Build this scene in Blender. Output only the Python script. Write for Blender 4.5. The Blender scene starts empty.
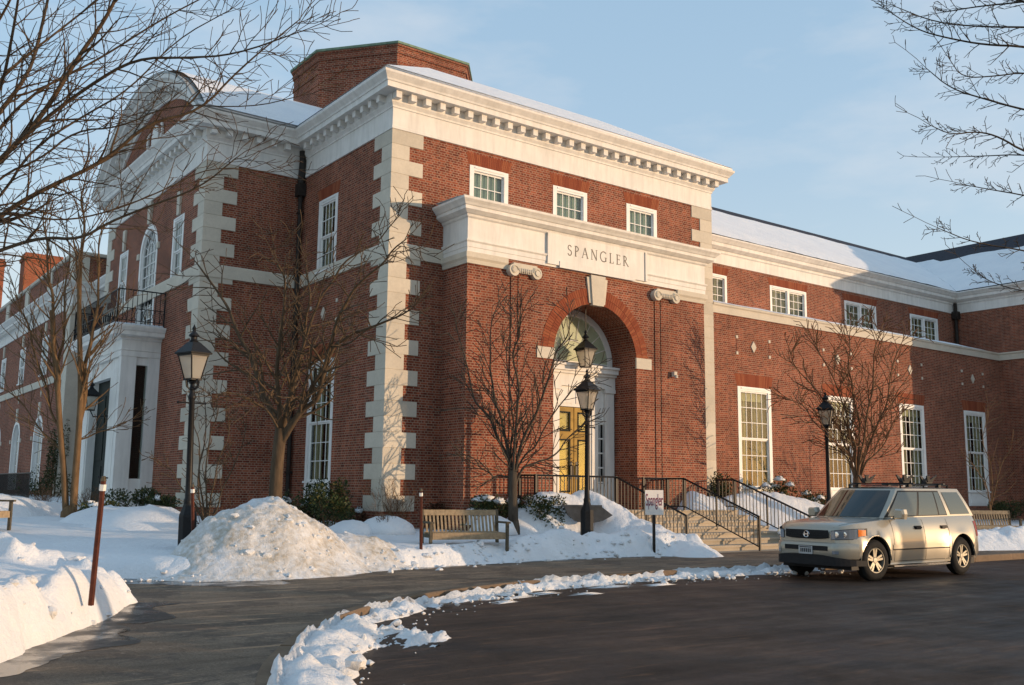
import bpy, bmesh, math, random
import numpy as np
from math import sin, cos, pi, sqrt, radians, atan2
from mathutils import Vector, Matrix

S = bpy.context.scene
COL = S.collection

# ------------------------------------------------------------------ camera
FPX = 983.57
YAW, PITCH, ROLL = radians(36.44441), radians(8.60083), radians(0.65828)
CP = Vector((-12.3935, -22.2820, 0.5499))
_fw = Vector((sin(YAW) * cos(PITCH), cos(YAW) * cos(PITCH), sin(PITCH)))
_r = Vector((cos(YAW), -sin(YAW), 0))
_u = _r.cross(_fw)
RT = _r * cos(ROLL) + _u * sin(ROLL)
UP = -_r * sin(ROLL) + _u * cos(ROLL)
cam = bpy.data.cameras.new('camera')
cam.sensor_fit = 'HORIZONTAL'
cam.sensor_width = 36
cam.lens = FPX / 1024 * 36
cam.clip_start = 0.1
cam.clip_end = 3000
co = bpy.data.objects.new('camera', cam)
COL.objects.link(co)
co.matrix_world = Matrix(((RT.x, UP.x, -_fw.x, CP.x), (RT.y, UP.y, -_fw.y, CP.y), (RT.z, UP.z, -_fw.z, CP.z), (0, 0, 0, 1)))
S.camera = co


def pix(x, y, d):
    """world point seen at photo pixel x, y at depth d (used to read limb and ground positions off the survey)"""
    return CP + (_fw + RT * ((x - 512) / FPX) - UP * ((y - 342.5) / FPX)) * d


# ------------------------------------------------------------------ light
SUN_EL, SUN_AZ = radians(3.3), atan2(0.672, -0.74)      # azimuth clockwise from +Y
w = bpy.data.worlds.new('World')
S.world = w
w.use_nodes = True
nt = w.node_tree
nt.nodes.clear()
sky = nt.nodes.new('ShaderNodeTexSky')
sky.sky_type = 'NISHITA'
sky.sun_disc = False
sky.sun_elevation = SUN_EL
sky.sun_rotation = SUN_AZ
sky.air_density = 1.0
sky.dust_density = 1.0
sky.ozone_density = 1.5
bg = nt.nodes.new('ShaderNodeBackground')
bg.inputs['Strength'].default_value = 0.13
wo = nt.nodes.new('ShaderNodeOutputWorld')
tc = nt.nodes.new('ShaderNodeTexCoord')
mp = nt.nodes.new('ShaderNodeMapping')
mp.inputs['Scale'].default_value = (1.6, 1.6, 5.0)
no = nt.nodes.new('ShaderNodeTexNoise')
no.inputs['Scale'].default_value = 1.7
no.inputs['Detail'].default_value = 7
no.inputs['Roughness'].default_value = 0.55
cr = nt.nodes.new('ShaderNodeValToRGB')
cr.color_ramp.elements[0].position = 0.47
cr.color_ramp.elements[1].position = 0.80
cr.color_ramp.elements[0].color = (0, 0, 0, 1)
cr.color_ramp.elements[1].color = (0.8, 0.8, 0.8, 1)
veil = nt.nodes.new('ShaderNodeMix')          # thin high haze over the clear sky
veil.data_type = 'RGBA'
veil.blend_type = 'ADD'
veil.inputs['Factor'].default_value = 1.0
veil.inputs['B'].default_value = (1.75, 2.60, 3.60, 1)
sxyz = nt.nodes.new('ShaderNodeSeparateXYZ')
vr = nt.nodes.new('ShaderNodeValToRGB')
vr.color_ramp.elements[0].position = 0.0
vr.color_ramp.elements[0].color = (0.80, 0.85, 0.90, 1)
vr.color_ramp.elements[1].position = 0.75
vr.color_ramp.elements[1].color = (0.36, 0.60, 0.86, 1)
e_ = vr.color_ramp.elements.new(0.35)
e_.color = (0.50, 0.69, 0.90, 1)
vs_ = nt.nodes.new('ShaderNodeVectorMath')
vs_.operation = 'SCALE'
vs_.inputs['Scale'].default_value = 4.2
mx = nt.nodes.new('ShaderNodeMix')
mx.data_type = 'RGBA'
mx.inputs['B'].default_value = (5.2, 5.3, 5.5, 1)
L = nt.links.new
L(tc.outputs['Generated'], mp.inputs['Vector'])
L(tc.outputs['Generated'], sxyz.inputs[0])
L(sxyz.outputs[2], vr.inputs['Fac'])
L(vr.outputs['Color'], vs_.inputs[0])
L(vs_.outputs[0], veil.inputs['B'])
L(mp.outputs[0], no.inputs['Vector'])
L(no.outputs['Fac'], cr.inputs['Fac'])
L(cr.outputs['Color'], mx.inputs['Factor'])
L(sky.outputs[0], veil.inputs['A'])
L(veil.outputs['Result'], mx.inputs['A'])
L(mx.outputs['Result'], bg.inputs['Color'])
L(bg.outputs[0], wo.inputs['Surface'])

sl = bpy.data.lights.new('sun', 'SUN')
sl.energy = 3.3
sl.angle = radians(0.5)
sl.color = (1.0, 0.69, 0.42)
so = bpy.data.objects.new('sun', sl)
COL.objects.link(so)
TO_SUN = Vector((sin(SUN_AZ) * cos(SUN_EL), cos(SUN_AZ) * cos(SUN_EL), sin(SUN_EL)))
so.rotation_euler = TO_SUN.to_track_quat('Z', 'Y').to_euler()
so.location = (30, -40, 30)

S.view_settings.view_transform = 'Standard'
S.view_settings.look = 'None'
S.view_settings.exposure = 0.25
S.view_settings.gamma = 1.0
S.view_settings.use_curve_mapping = False
try:
    S.cycles.max_bounces = 6
    S.cycles.transparent_max_bounces = 8
    S.cycles.use_denoising = True
except Exception:
    pass


# ------------------------------------------------------------------ materials
class NT:
    def __init__(s, name):
        s.m = bpy.data.materials.new(name)
        s.m.use_nodes = True
        s.t = s.m.node_tree
        s.t.nodes.clear()
        s.out = s.t.nodes.new('ShaderNodeOutputMaterial')
        s.b = s.t.nodes.new('ShaderNodeBsdfPrincipled')
        s.t.links.new(s.b.outputs[0], s.out.inputs[0])
        s.b.inputs['Specular IOR Level'].default_value = 0.18

    def n(s, kind, **kw):
        x = s.t.nodes.new('ShaderNode' + kind)
        for k, v in kw.items():
            if hasattr(x, k):
                setattr(x, k, v)
            else:
                x.inputs[k].default_value = v
        return x

    def l(s, a, b):
        s.t.links.new(a, b)

    def noise(s, scale, detail=4, rough=0.55, vec=None):
        x = s.n('TexNoise')
        x.inputs['Scale'].default_value = scale
        x.inputs['Detail'].default_value = detail
        x.inputs['Roughness'].default_value = rough
        if vec is None:
            vec = s.n('NewGeometry').outputs['Position']
        s.l(vec, x.inputs['Vector'])
        return x.outputs['Fac']

    def ramp(s, fac, stops):
        x = s.n('ValToRGB')
        e = x.color_ramp.elements
        while len(e) < len(stops):
            e.new(0.5)
        for i, (p, c) in enumerate(stops):
            e[i].position = p
            e[i].color = (c[0], c[1], c[2], 1) if not isinstance(c, (int, float)) else (c, c, c, 1)
        s.l(fac, x.inputs['Fac'])
        return x.outputs['Color']

    def mix(s, fac, a, b, mode='MIX'):
        x = s.n('Mix')
        x.data_type = 'RGBA'
        x.blend_type = mode
        for sock, val in (('Factor', fac), ('A', a), ('B', b)):
            if isinstance(val, (int, float)):
                x.inputs[sock].default_value = val
            elif isinstance(val, tuple):
                x.inputs[sock].default_value = (*val, 1)
            else:
                s.l(val, x.inputs[sock])
        return x.outputs['Result']

    def math(s, op, a, b=None):
        x = s.n('Math')
        x.operation = op
        for i, v in enumerate((a, b)):
            if v is None:
                continue
            if isinstance(v, (int, float)):
                x.inputs[i].default_value = v
            else:
                s.l(v, x.inputs[i])
        return x.outputs[0]

    def bump(s, h, strength=0.3, dist=0.01):
        x = s.n('Bump')
        x.inputs['Strength'].default_value = strength
        x.inputs['Distance'].default_value = dist
        s.l(h, x.inputs['Height'])
        s.l(x.outputs[0], s.b.inputs['Normal'])

    def set(s, **kw):
        for k, v in kw.items():
            k = k.replace('_', ' ')
            if isinstance(v, (int, float)):
                s.b.inputs[k].default_value = v
            elif isinstance(v, tuple):
                s.b.inputs[k].default_value = (*v, 1)
            else:
                s.l(v, s.b.inputs[k])
        return s


def plain(name, c, rough=0.6, var=0.25, scale=6.0, metal=0.0, bump=0.0, bscale=40):
    t = NT(name)
    f = t.noise(scale, 5, 0.6)
    t.set(Base_Color=t.ramp(f, [(0.3, tuple(x * (1 - var) for x in c)), (0.7, tuple(min(1, x * (1 + var)) for x in c))]), Roughness=rough, Metallic=metal)
    if bump:
        t.bump(t.noise(bscale, 4), bump, 0.01)
    return t.m


def brick_mat(name, c1, c2, mortar, dark=0.5):
    t = NT(name)
    g = t.n('NewGeometry')
    sp = t.n('SeparateXYZ')
    t.l(g.outputs['Position'], sp.inputs[0])
    sn = t.n('SeparateXYZ')
    t.l(g.outputs['True Normal'], sn.inputs[0])
    ax = t.math('GREATER_THAN', t.math('ABSOLUTE', sn.outputs[0]), 0.72)
    az = t.math('GREATER_THAN', t.math('ABSOLUTE', sn.outputs[2]), 0.72)
    mu = t.n('Mix')
    t.l(ax, mu.inputs[0]); t.l(sp.outputs[0], mu.inputs[2]); t.l(sp.outputs[1], mu.inputs[3])
    mv = t.n('Mix')
    t.l(az, mv.inputs[0]); t.l(sp.outputs[2], mv.inputs[2]); t.l(sp.outputs[1], mv.inputs[3])
    cb = t.n('CombineXYZ')
    t.l(mu.outputs[0], cb.inputs[0]); t.l(mv.outputs[0], cb.inputs[1])
    b = t.n('TexBrick')
    b.inputs['Scale'].default_value = 1
    b.inputs['Brick Width'].default_value = 0.213
    b.inputs['Row Height'].default_value = 0.0677
    b.inputs['Mortar Size'].default_value = 0.0085
    b.inputs['Mortar Smooth'].default_value = 0.2
    b.inputs['Bias'].default_value = -0.1
    b.offset = 0.5
    b.squash = 0.5
    b.squash_frequency = 2
    t.l(cb.outputs[0], b.inputs['Vector'])
    b.inputs['Color1'].default_value = (*c1, 1)
    b.inputs['Color2'].default_value = (*c2, 1)
    b.inputs['Mortar'].default_value = (*mortar, 1)
    wn = t.noise(1.1, 6, 0.6)
    col = t.mix(1.0, b.outputs['Color'], t.ramp(wn, [(0.25, 0.72), (0.75, 1.18)]), 'MULTIPLY')
    col = t.mix(1.0, col, t.ramp(t.noise(0.28, 4, 0.6), [(0.3, 0.82), (0.7, 1.15)]), 'MULTIPLY')
    _m2 = t.n('Mapping'); _m2.inputs['Scale'].default_value = (1.6, 1.6, .25)
    t.l(g.outputs['Position'], _m2.inputs['Vector'])
    col = t.mix(t.ramp(t.noise(1.0, 6, 0.65, _m2.outputs[0]), [(0.58, 0.0), (0.80, 0.22)]), col, (0.34, 0.25, 0.20))
    # single dark headers
    vo = t.n('TexWhiteNoise')
    vo.noise_dimensions = '2D'
    sc = t.n('VectorMath'); sc.operation = 'DIVIDE'; sc.inputs[1].default_value = (0.1065, 0.0677, 1)
    t.l(cb.outputs[0], sc.inputs[0])
    fl = t.n('VectorMath'); fl.operation = 'FLOOR'
    t.l(sc.outputs[0], fl.inputs[0]); t.l(fl.outputs[0], vo.inputs['Vector'])
    hd = t.math('GREATER_THAN', vo.outputs['Value'], 0.78)
    hd = t.math('MULTIPLY', hd, t.math('SUBTRACT', 1.0, b.outputs['Fac']))
    hd = t.math('MULTIPLY', hd, dark)
    col = t.mix(hd, col, (c1[0] * 0.35, c1[1] * 0.4, c1[2] * 0.5))
    t.set(Base_Color=col, Roughness=0.85)
    h = t.math('SUBTRACT', 1.0, b.outputs['Fac'])
    t.bump(h, 0.35, 0.006)
    return t.m


M = {}
M['brick'] = brick_mat('red_brick', (0.165, 0.035, 0.019), (0.305, 0.086, 0.043), (0.32, 0.225, 0.16))
M['brick_chimney'] = brick_mat('orange_brick', (0.27, 0.065, 0.03), (0.34, 0.10, 0.045), (0.25, 0.16, 0.11), 0.3)


def stone_mat(name, c, var=0.14):
    t = NT(name)
    f = t.noise(1.3, 6, 0.65)
    f2 = t.noise(18, 4, 0.6)
    k = t.mix(0.35, f, f2)
    r = t.n('NewGeometry').outputs['Random Per Island']
    base = t.ramp(k, [(0.3, tuple(x * (1 - var) for x in c)), (0.7, tuple(x * (1 + var) for x in c))])
    col = t.mix(1.0, base, t.ramp(r, [(0, 0.88), (1, 1.08)]), 'MULTIPLY')
    t.set(Base_Color=col, Roughness=0.8)
    t.bump(f2, 0.15, 0.01)
    return t.m


M['stone'] = stone_mat('limestone', (0.57, 0.52, 0.43))
M['step'] = stone_mat('step_stone', (0.42, 0.36, 0.28))
M['kerb'] = stone_mat('granite_kerb', (0.17, 0.12, 0.08), 0.35)
t = NT('white_paint')
_g = t.n('NewGeometry').outputs['Position']
_mp = t.n('Mapping'); _mp.inputs['Scale'].default_value = (5, 5, .7)
t.l(_g, _mp.inputs['Vector'])
_d = t.ramp(t.noise(1.0, 6, 0.65, _mp.outputs[0]), [(0.42, 1.0), (0.75, 0.80)])
_c = t.ramp(t.noise(1.6, 5, 0.6), [(0.3, (0.72, 0.70, 0.65)), (0.7, (0.79, 0.77, 0.73))])
t.set(Base_Color=t.mix(1.0, _c, _d, 'MULTIPLY'), Roughness=0.55)
M['white'] = t.m
M['sash'] = plain('white_sash_paint', (0.78, 0.77, 0.74), 0.45, 0.05, 4)
M['iron'] = plain('black_iron', (0.015, 0.015, 0.016), 0.42, 0.3, 20)
M['pipe'] = plain('dark_downpipe_metal', (0.03, 0.025, 0.022), 0.5, 0.3, 10)
M['shingle'] = plain('dark_roof_shingle', (0.035, 0.035, 0.045), 0.8, 0.35, 9, bump=0.4)
M['copper'] = plain('green_copper_flashing', (0.16, 0.24, 0.17), 0.6, 0.3, 6)
M['lead'] = plain('grey_lead_roof', (0.30, 0.31, 0.30), 0.5, 0.2, 3)
M['door'] = plain('dark_green_door_paint', (0.006, 0.012, 0.009), 0.65, 0.2, 8)
M['doorgold'] = plain('varnished_ochre_door', (0.34, 0.21, 0.045), 0.6, 0.25, 4)
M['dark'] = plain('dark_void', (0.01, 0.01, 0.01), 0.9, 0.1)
M['curtain'] = plain('cream_curtain', (0.48, 0.41, 0.25), 0.9, 0.15, 3)
M['blind'] = plain('pale_green_blind', (0.27, 0.33, 0.295), 0.8, 0.06, 3)
M['fanblind'] = plain('ivory_blind', (0.80, 0.73, 0.55), 0.9, 0.1, 3)  # pale tone paints the bright sky reflected in the fanlight
M['golddrape'] = plain('gold_door_drape', (0.60, 0.43, 0.12), 0.8, 0.3, 5)  # gold tone paints the sunset reflection into the door glazing
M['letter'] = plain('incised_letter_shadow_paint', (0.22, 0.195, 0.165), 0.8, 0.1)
M['teak'] = plain('weathered_teak', (0.31, 0.235, 0.15), 0.7, 0.3, 14, bump=0.3)
M['teakdark'] = plain('dark_weathered_wood', (0.10, 0.085, 0.06), 0.75, 0.35, 14, bump=0.3)
M['stake'] = plain('red_brown_stake_paint', (0.085, 0.026, 0.016), 0.6, 0.3, 15)
M['reflector'] = plain('white_reflector_band', (0.75, 0.74, 0.70), 0.4, 0.05)
M['purple'] = plain('purple_sign_ink', (0.20, 0.012, 0.05), 0.6, 0.05)
M['signwhite'] = plain('white_sign_board', (0.80, 0.76, 0.72), 0.5, 0.05)
M['slab'] = plain('dark_grey_stone_slab', (0.075, 0.08, 0.085), 0.5, 0.25, 7)
M['voussoir'] = None


def voussoir_mat():
    t = NT('arch_brick')
    r = t.n('NewGeometry').outputs['Random Per Island']
    t.set(Base_Color=t.ramp(r, [(0.0, (0.20, 0.05, 0.025)), (0.5, (0.25, 0.07, 0.034)), (1.0, (0.29, 0.095, 0.045))]), Roughness=0.85)
    return t.m


M['voussoir'] = voussoir_mat()


def snow_mat(name, dirt=0.0, big=1.2):
    t = NT(name)
    n1 = t.noise(big, 6, 0.6)
    n2 = t.noise(9, 6, 0.7)
    n3 = t.noise(70, 3, 0.6)
    base = t.ramp(n1, [(0.3, (0.76, 0.78, 0.81)), (0.7, (0.84, 0.85, 0.86))])
    if dirt:
        d = t.math('MULTIPLY', t.math('MULTIPLY', n2, n1), 2.2)
        dm = t.ramp(d, [(0.32, 0.0), (0.85, dirt)])
        base = t.mix(dm, base, (0.40, 0.33, 0.23))
        sp = t.ramp(n3, [(0.66, 0.0), (0.72, dirt * 0.9)])
        base = t.mix(sp, base, (0.16, 0.13, 0.10))
    t.set(Base_Color=base, Roughness=0.75)
    t.b.inputs['Subsurface Weight'].default_value = 0.0
    hh = t.math('ADD', t.math('MULTIPLY', n2, 1.0), t.math('MULTIPLY', n3, 0.25))
    t.bump(hh, 0.7, 0.07)
    return t.m


M['snow'] = snow_mat('clean_snow')
M['snowdirty'] = snow_mat('ploughed_snow', 0.85)
M['snowkerb'] = snow_mat('crusted_kerb_snow', 0.22)


def glass_mat(name, tint=(0.86, 0.9, 0.88), ior=1.5):
    t = NT(name)
    t.t.nodes.remove(t.b)
    tr = t.n('BsdfTransparent')
    tr.inputs[0].default_value = (*tint, 1)
    gl = t.n('BsdfGlossy')
    gl.inputs['Roughness'].default_value = 0.0
    fr = t.n('LayerWeight')
    fr.inputs['Blend'].default_value = 0.5
    r0 = ((ior - 1) / (ior + 1)) ** 2
    fac = t.math('ADD', t.math('MULTIPLY', t.math('POWER', fr.outputs['Facing'], 5.0), 1 - r0), r0)
    ms = t.n('MixShader')
    t.l(fac, ms.inputs[0]); t.l(tr.outputs[0], ms.inputs[1]); t.l(gl.outputs[0], ms.inputs[2])
    t.l(ms.outputs[0], t.out.inputs[0])
    return t.m


M['glass'] = glass_mat('window_glass')
t = NT('frosted_lantern_glass')
t.set(Base_Color=(0.55, 0.51, 0.44), Roughness=0.35)
_tr = t.n('BsdfTransparent')
_tl = t.n('BsdfTranslucent')
_tl.inputs[0].default_value = (0.75, 0.7, 0.6, 1)
_m1 = t.n('MixShader'); _m1.inputs[0].default_value = 0.5
_m2 = t.n('MixShader'); _m2.inputs[0].default_value = 0.28
t.l(t.b.outputs[0], _m1.inputs[1]); t.l(_tl.outputs[0], _m1.inputs[2])
t.l(_m1.outputs[0], _m2.inputs[1]); t.l(_tr.outputs[0], _m2.inputs[2])
t.l(_m2.outputs[0], t.out.inputs[0])
M['lampglass'] = t.m
t = NT('tinted_car_glass')
t.set(Base_Color=(0.012, 0.015, 0.015), Roughness=0.03, IOR=1.6)
t.b.inputs['Specular IOR Level'].default_value = 0.5
M['carglass'] = t.m
t = NT('green_car_side_glass')
t.set(Base_Color=(0.085, 0.10, 0.085), Roughness=0.03, IOR=1.6)
t.b.inputs['Specular IOR Level'].default_value = 0.6
M['sideglass'] = t.m


def asphalt(name, c, wet=0.5, scale=1.0):
    t = NT(name)
    g = t.n('NewGeometry').outputs['Position']
    n1 = t.noise(0.5 * scale, 6, 0.6)
    n2 = t.mix(0.5, t.noise(130, 3, 0.6), t.noise(38, 4, 0.7))
    # streaks along the lane
    mpn = t.n('Mapping')
    mpn.inputs['Scale'].default_value = (0.35, 2.6, 1)
    mpn.inputs['Rotation'].default_value = (0, 0, radians(6))
    t.l(g, mpn.inputs['Vector'])
    n3 = t.noise(1.0, 6, 0.65, mpn.outputs[0])
    k = t.mix(0.5, n1, n3)
    col = t.ramp(k, [(0.32, tuple(x * 0.55 for x in c)), (0.52, c), (0.72, tuple(x * 1.7 for x in c))])
    gr = t.ramp(n2, [(0.36, 0.45), (0.64, 1.7)])
    col = t.mix(1.0, col, gr, 'MULTIPLY')
    # cracks
    vo = t.n('TexVoronoi')
    vo.feature = 'DISTANCE_TO_EDGE'
    vo.inputs['Scale'].default_value = 0.32 * scale
    wv = t.n('VectorMath'); wv.operation = 'ADD'
    nn = t.n('TexNoise'); nn.inputs['Scale'].default_value = 1.2; nn.inputs['Detail'].default_value = 5
    t.l(g, nn.inputs['Vector'])
    t.l(g, wv.inputs[0]); t.l(nn.outputs['Color'], wv.inputs[1])
    t.l(wv.outputs[0], vo.inputs['Vector'])
    ck = t.ramp(vo.outputs['Distance'], [(0.0, 0.4), (0.008, 0.0)])
    col = t.mix(ck, col, (c[0] * 0.25, c[1] * 0.25, c[2] * 0.25))
    n5 = t.noise(0.85 * scale, 7, 0.7)
    stain = t.ramp(n5, [(0.52, 0.0), (0.545, 0.6)])
    col = t.mix(stain, col, (c[0] * 0.38, c[1] * 0.38, c[2] * 0.42))
    lit_streak = t.ramp(t.noise(1.9, 7, 0.7, mpn.outputs[0]), [(0.575, 0.0), (0.61, 0.5)])  # tan streaks paint low sunlight raking over the asphalt
    col = t.mix(lit_streak, col, (c[0] * 3.0, c[1] * 2.6, c[2] * 2.2))
    salt = t.ramp(t.noise(2.6 * scale, 7, 0.75), [(0.61, 0.0), (0.65, 0.4)])
    col = t.mix(salt, col, (c[0] * 2.6, c[1] * 2.6, c[2] * 2.7))
    ro = t.ramp(t.mix(0.5, k, n5), [(0.35, 0.9), (0.6, 0.85 - wet * 0.6)])
    t.set(Base_Color=col, Roughness=ro)
    t.b.inputs['Specular IOR Level'].default_value = 0.3
    t.bump(n2, 0.9, 0.02)
    return t.m


M['road'] = asphalt('road_asphalt', (0.052, 0.029, 0.017), 0.75)
M['path'] = asphalt('path_asphalt', (0.175, 0.128, 0.088), 0.4, 1.6)
M['earth'] = plain('frozen_earth', (0.10, 0.08, 0.06), 0.9, 0.3, 1.2)


def bark_mat(name, c, c2):
    t = NT(name)
    g = t.n('NewGeometry').outputs['Position']
    m_ = t.n('Mapping')
    m_.inputs['Scale'].default_value = (14, 14, 3)
    t.l(g, m_.inputs['Vector'])
    f = t.noise(1.0, 5, 0.65, m_.outputs[0])
    t.set(Base_Color=t.ramp(f, [(0.3, c), (0.7, c2)]), Roughness=0.85)
    t.bump(f, 0.5, 0.02)
    return t.m


M['bark_dark'] = bark_mat('dark_bark', (0.045, 0.036, 0.028), (0.10, 0.08, 0.06))
M['bark_tan'] = bark_mat('tan_bark', (0.10, 0.06, 0.03), (0.20, 0.125, 0.065))
M['bark_maple'] = bark_mat('warm_brown_bark', (0.055, 0.038, 0.024), (0.12, 0.082, 0.05))
M['twig'] = bark_mat('brown_twig', (0.10, 0.055, 0.03), (0.19, 0.11, 0.06))


def leaf_mat(name, a, b, c):
    t = NT(name)
    r = t.n('NewGeometry').outputs['Random Per Island']
    t.set(Base_Color=t.ramp(r, [(0.0, a), (0.6, b), (1.0, c)]), Roughness=0.5)
    return t.m


M['leaf'] = leaf_mat('evergreen_leaf', (0.018, 0.03, 0.012), (0.035, 0.055, 0.018), (0.10, 0.08, 0.025))
M['leafred'] = leaf_mat('russet_leaf', (0.04, 0.02, 0.012), (0.09, 0.035, 0.018), (0.10, 0.06, 0.03))

t = NT('champagne_car_paint')
t.set(Base_Color=(0.37, 0.34, 0.28), Metallic=0.5, Roughness=0.34)
t.b.inputs['Coat Weight'].default_value = 0.9
t.b.inputs['Coat Roughness'].default_value = 0.05
M['paint'] = t.m
M['trim'] = plain('black_plastic_trim', (0.018, 0.018, 0.02), 0.5, 0.2, 10)
M['rubber'] = plain('tyre_rubber', (0.016, 0.016, 0.016), 0.8, 0.3, 12)
M['alloy'] = plain('alloy_wheel_metal', (0.24, 0.225, 0.19), 0.5, 0.08, 8, metal=0.6)
M['chrome'] = plain('chrome', (0.7, 0.7, 0.7), 0.15, 0.03, 8, metal=1.0)
M['amber'] = plain('amber_lens', (0.75, 0.20, 0.03), 0.2, 0.1, 8)
t = NT('headlight_lens')
t.set(Base_Color=(0.20, 0.235, 0.28), Metallic=0.3, Roughness=0.12)
t.b.inputs['Coat Weight'].default_value = 1.0
M['lens'] = t.m
M['plate'] = plain('licence_plate_metal', (0.42, 0.42, 0.42), 0.5, 0.2, 30)


# ------------------------------------------------------------------ mesh helpers
class MB:
    def __init__(s, xf=None):
        s.v = []
        s.f = []
        s.xf = xf

    def add(s, vs, fs):
        o = len(s.v)
        if s.xf:
            vs = [s.xf(*p) for p in vs]
        s.v.extend([tuple(p) for p in vs])
        s.f.extend([tuple(i + o for i in q) for q in fs])
        return s

    def box(s, x0, x1, y0, y1, z0, z1):
        if x1 < x0: x0, x1 = x1, x0
        if y1 < y0: y0, y1 = y1, y0
        if z1 < z0: z0, z1 = z1, z0
        return s.add([(x0, y0, z0), (x1, y0, z0), (x1, y1, z0), (x0, y1, z0), (x0, y0, z1), (x1, y0, z1), (x1, y1, z1), (x0, y1, z1)],
                     [(0, 3, 2, 1), (4, 5, 6, 7), (0, 1, 5, 4), (1, 2, 6, 5), (2, 3, 7, 6), (3, 0, 4, 7)])

    def quad(s, a, b, c, d):
        return s.add([a, b, c, d], [(0, 1, 2, 3)])

    def prism(s, poly, z0, z1):
        """poly in the xy plane, between z0 and z1"""
        n = len(poly)
        vs = [(p[0], p[1], z0) for p in poly] + [(p[0], p[1], z1) for p in poly]
        fs = [tuple(range(n))[::-1], tuple(range(n, 2 * n))]
        fs += [(i, (i + 1) % n, n + (i + 1) % n, n + i) for i in range(n)]
        return s.add(vs, fs)

    def prism_uz(s, poly, n0, n1):
        """poly in (u, z), thickness along the middle axis"""
        k = len(poly)
        vs = [(p[0], n0, p[1]) for p in poly] + [(p[0], n1, p[1]) for p in poly]
        fs = [tuple(range(k))[::-1], tuple(range(k, 2 * k))]
        fs += [(i, (i + 1) % k, k + (i + 1) % k, k + i) for i in range(k)]
        return s.add(vs, fs)

    def tube(s, pts, rad, n=6, cap=True):
        pts = [Vector(p) for p in pts]
        k = len(pts)
        if isinstance(rad, (int, float)):
            rad = [rad] * k
        t0 = (pts[1] - pts[0]).normalized()
        ref = Vector((0, 0, 1)) if abs(t0.z) < 0.9 else Vector((1, 0, 0))
        a = t0.cross(ref).normalized()
        vs = []
        for i, p in enumerate(pts):
            t_ = (pts[min(i + 1, k - 1)] - pts[max(i - 1, 0)])
            if t_.length < 1e-9:
                t_ = t0
            t_.normalize()
            a = (a - t_ * a.dot(t_))
            if a.length < 1e-6:
                a = t_.orthogonal()
            a.normalize()
            b = t_.cross(a)
            for j in range(n):
                an = 2 * pi * j / n
                vs.append(p + (a * cos(an) + b * sin(an)) * rad[i])
        fs = []
        for i in range(k - 1):
            for j in range(n):
                fs.append((i * n + j, i * n + (j + 1) % n, (i + 1) * n + (j + 1) % n, (i + 1) * n + j))
        if cap:
            fs.append(tuple(range(n))[::-1])
            fs.append(tuple(range((k - 1) * n, k * n)))
        return s.add(vs, fs)

    def lathe(s, prof, n=16, c=(0, 0, 0), rot=0.0):
        """prof: (radius, z)"""
        vs = []
        for r, z in prof:
            for j in range(n):
                an = 2 * pi * j / n + rot
                vs.append((c[0] + r * cos(an), c[1] + r * sin(an), c[2] + z))
        fs = []
        for i in range(len(prof) - 1):
            for j in range(n):
                fs.append((i * n + j, i * n + (j + 1) % n, (i + 1) * n + (j + 1) % n, (i + 1) * n + j))
        fs.append(tuple(range(n))[::-1])
        fs.append(tuple(range((len(prof) - 1) * n, len(prof) * n)))
        return s.add(vs, fs)

    def sweep(s, path, prof, closed_ends=True):
        """horizontal xy path, outward side on the left of travel; prof = (out, z)"""
        P = [Vector((p[0], p[1])) for p in path]
        k, m = len(P), len(prof)
        nr = []
        for i in range(k - 1):
            d = (P[i + 1] - P[i]).normalized()
            nr.append(Vector((-d.y, d.x)))
        vs = []
        for i in range(k):
            a = nr[max(i - 1, 0)]
            b = nr[min(i, k - 2)]
            mt = (a + b) / (1 + a.dot(b))
            for o, z in prof:
                q = P[i] + mt * o
                vs.append((q.x, q.y, z))
        fs = []
        for i in range(k - 1):
            for j in range(m - 1):
                fs.append((i * m + j, (i + 1) * m + j, (i + 1) * m + j + 1, i * m + j + 1))
        if closed_ends:
            fs.append(tuple(range(m)))
            fs.append(tuple(range((k - 1) * m, k * m))[::-1])
        return s.add(vs, fs)

    def build(s, name, mat, parent=None, smooth=False, loc=None, angle=None):
        me = bpy.data.meshes.new(name)
        me.from_pydata(s.v, [], s.f)
        me.materials.append(mat)
        if smooth or angle:
            me.polygons.foreach_set('use_smooth', [True] * len(me.polygons))
            if angle:
                me.set_sharp_from_angle(angle=radians(angle))
        me.update()
        o = bpy.data.objects.new(name, me)
        COL.objects.link(o)
        if parent:
            o.parent = parent
        if loc:
            o.location = loc
        return o


def tag(o, label=None, cat=None, group=None, kind=None):
    if label: o['label'] = label
    if cat: o['category'] = cat
    if group: o['group'] = group
    if kind: o['kind'] = kind
    return o


def thing(name, label, cat, loc=(0, 0, 0), rz=0, group=None):
    o = bpy.data.objects.new(name, None)
    o.empty_display_size = 0.3
    COL.objects.link(o)
    o.location = loc
    o.rotation_euler = (0, 0, rz)
    return tag(o, label, cat, group)


def dup(root, loc=None, rz=None, label=None, scale=None):
    def cp(o, par):
        c = o.copy()
        COL.objects.link(c)
        c.parent = par
        for ch in list(o.children):
            cp(ch, c)
        return c
    c = cp(root, None)
    if loc is not None: c.location = loc
    if rz is not None: c.rotation_euler = (0, 0, rz)
    if scale: c.scale = (scale,) * 3
    if label: c['label'] = label
    return c


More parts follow.
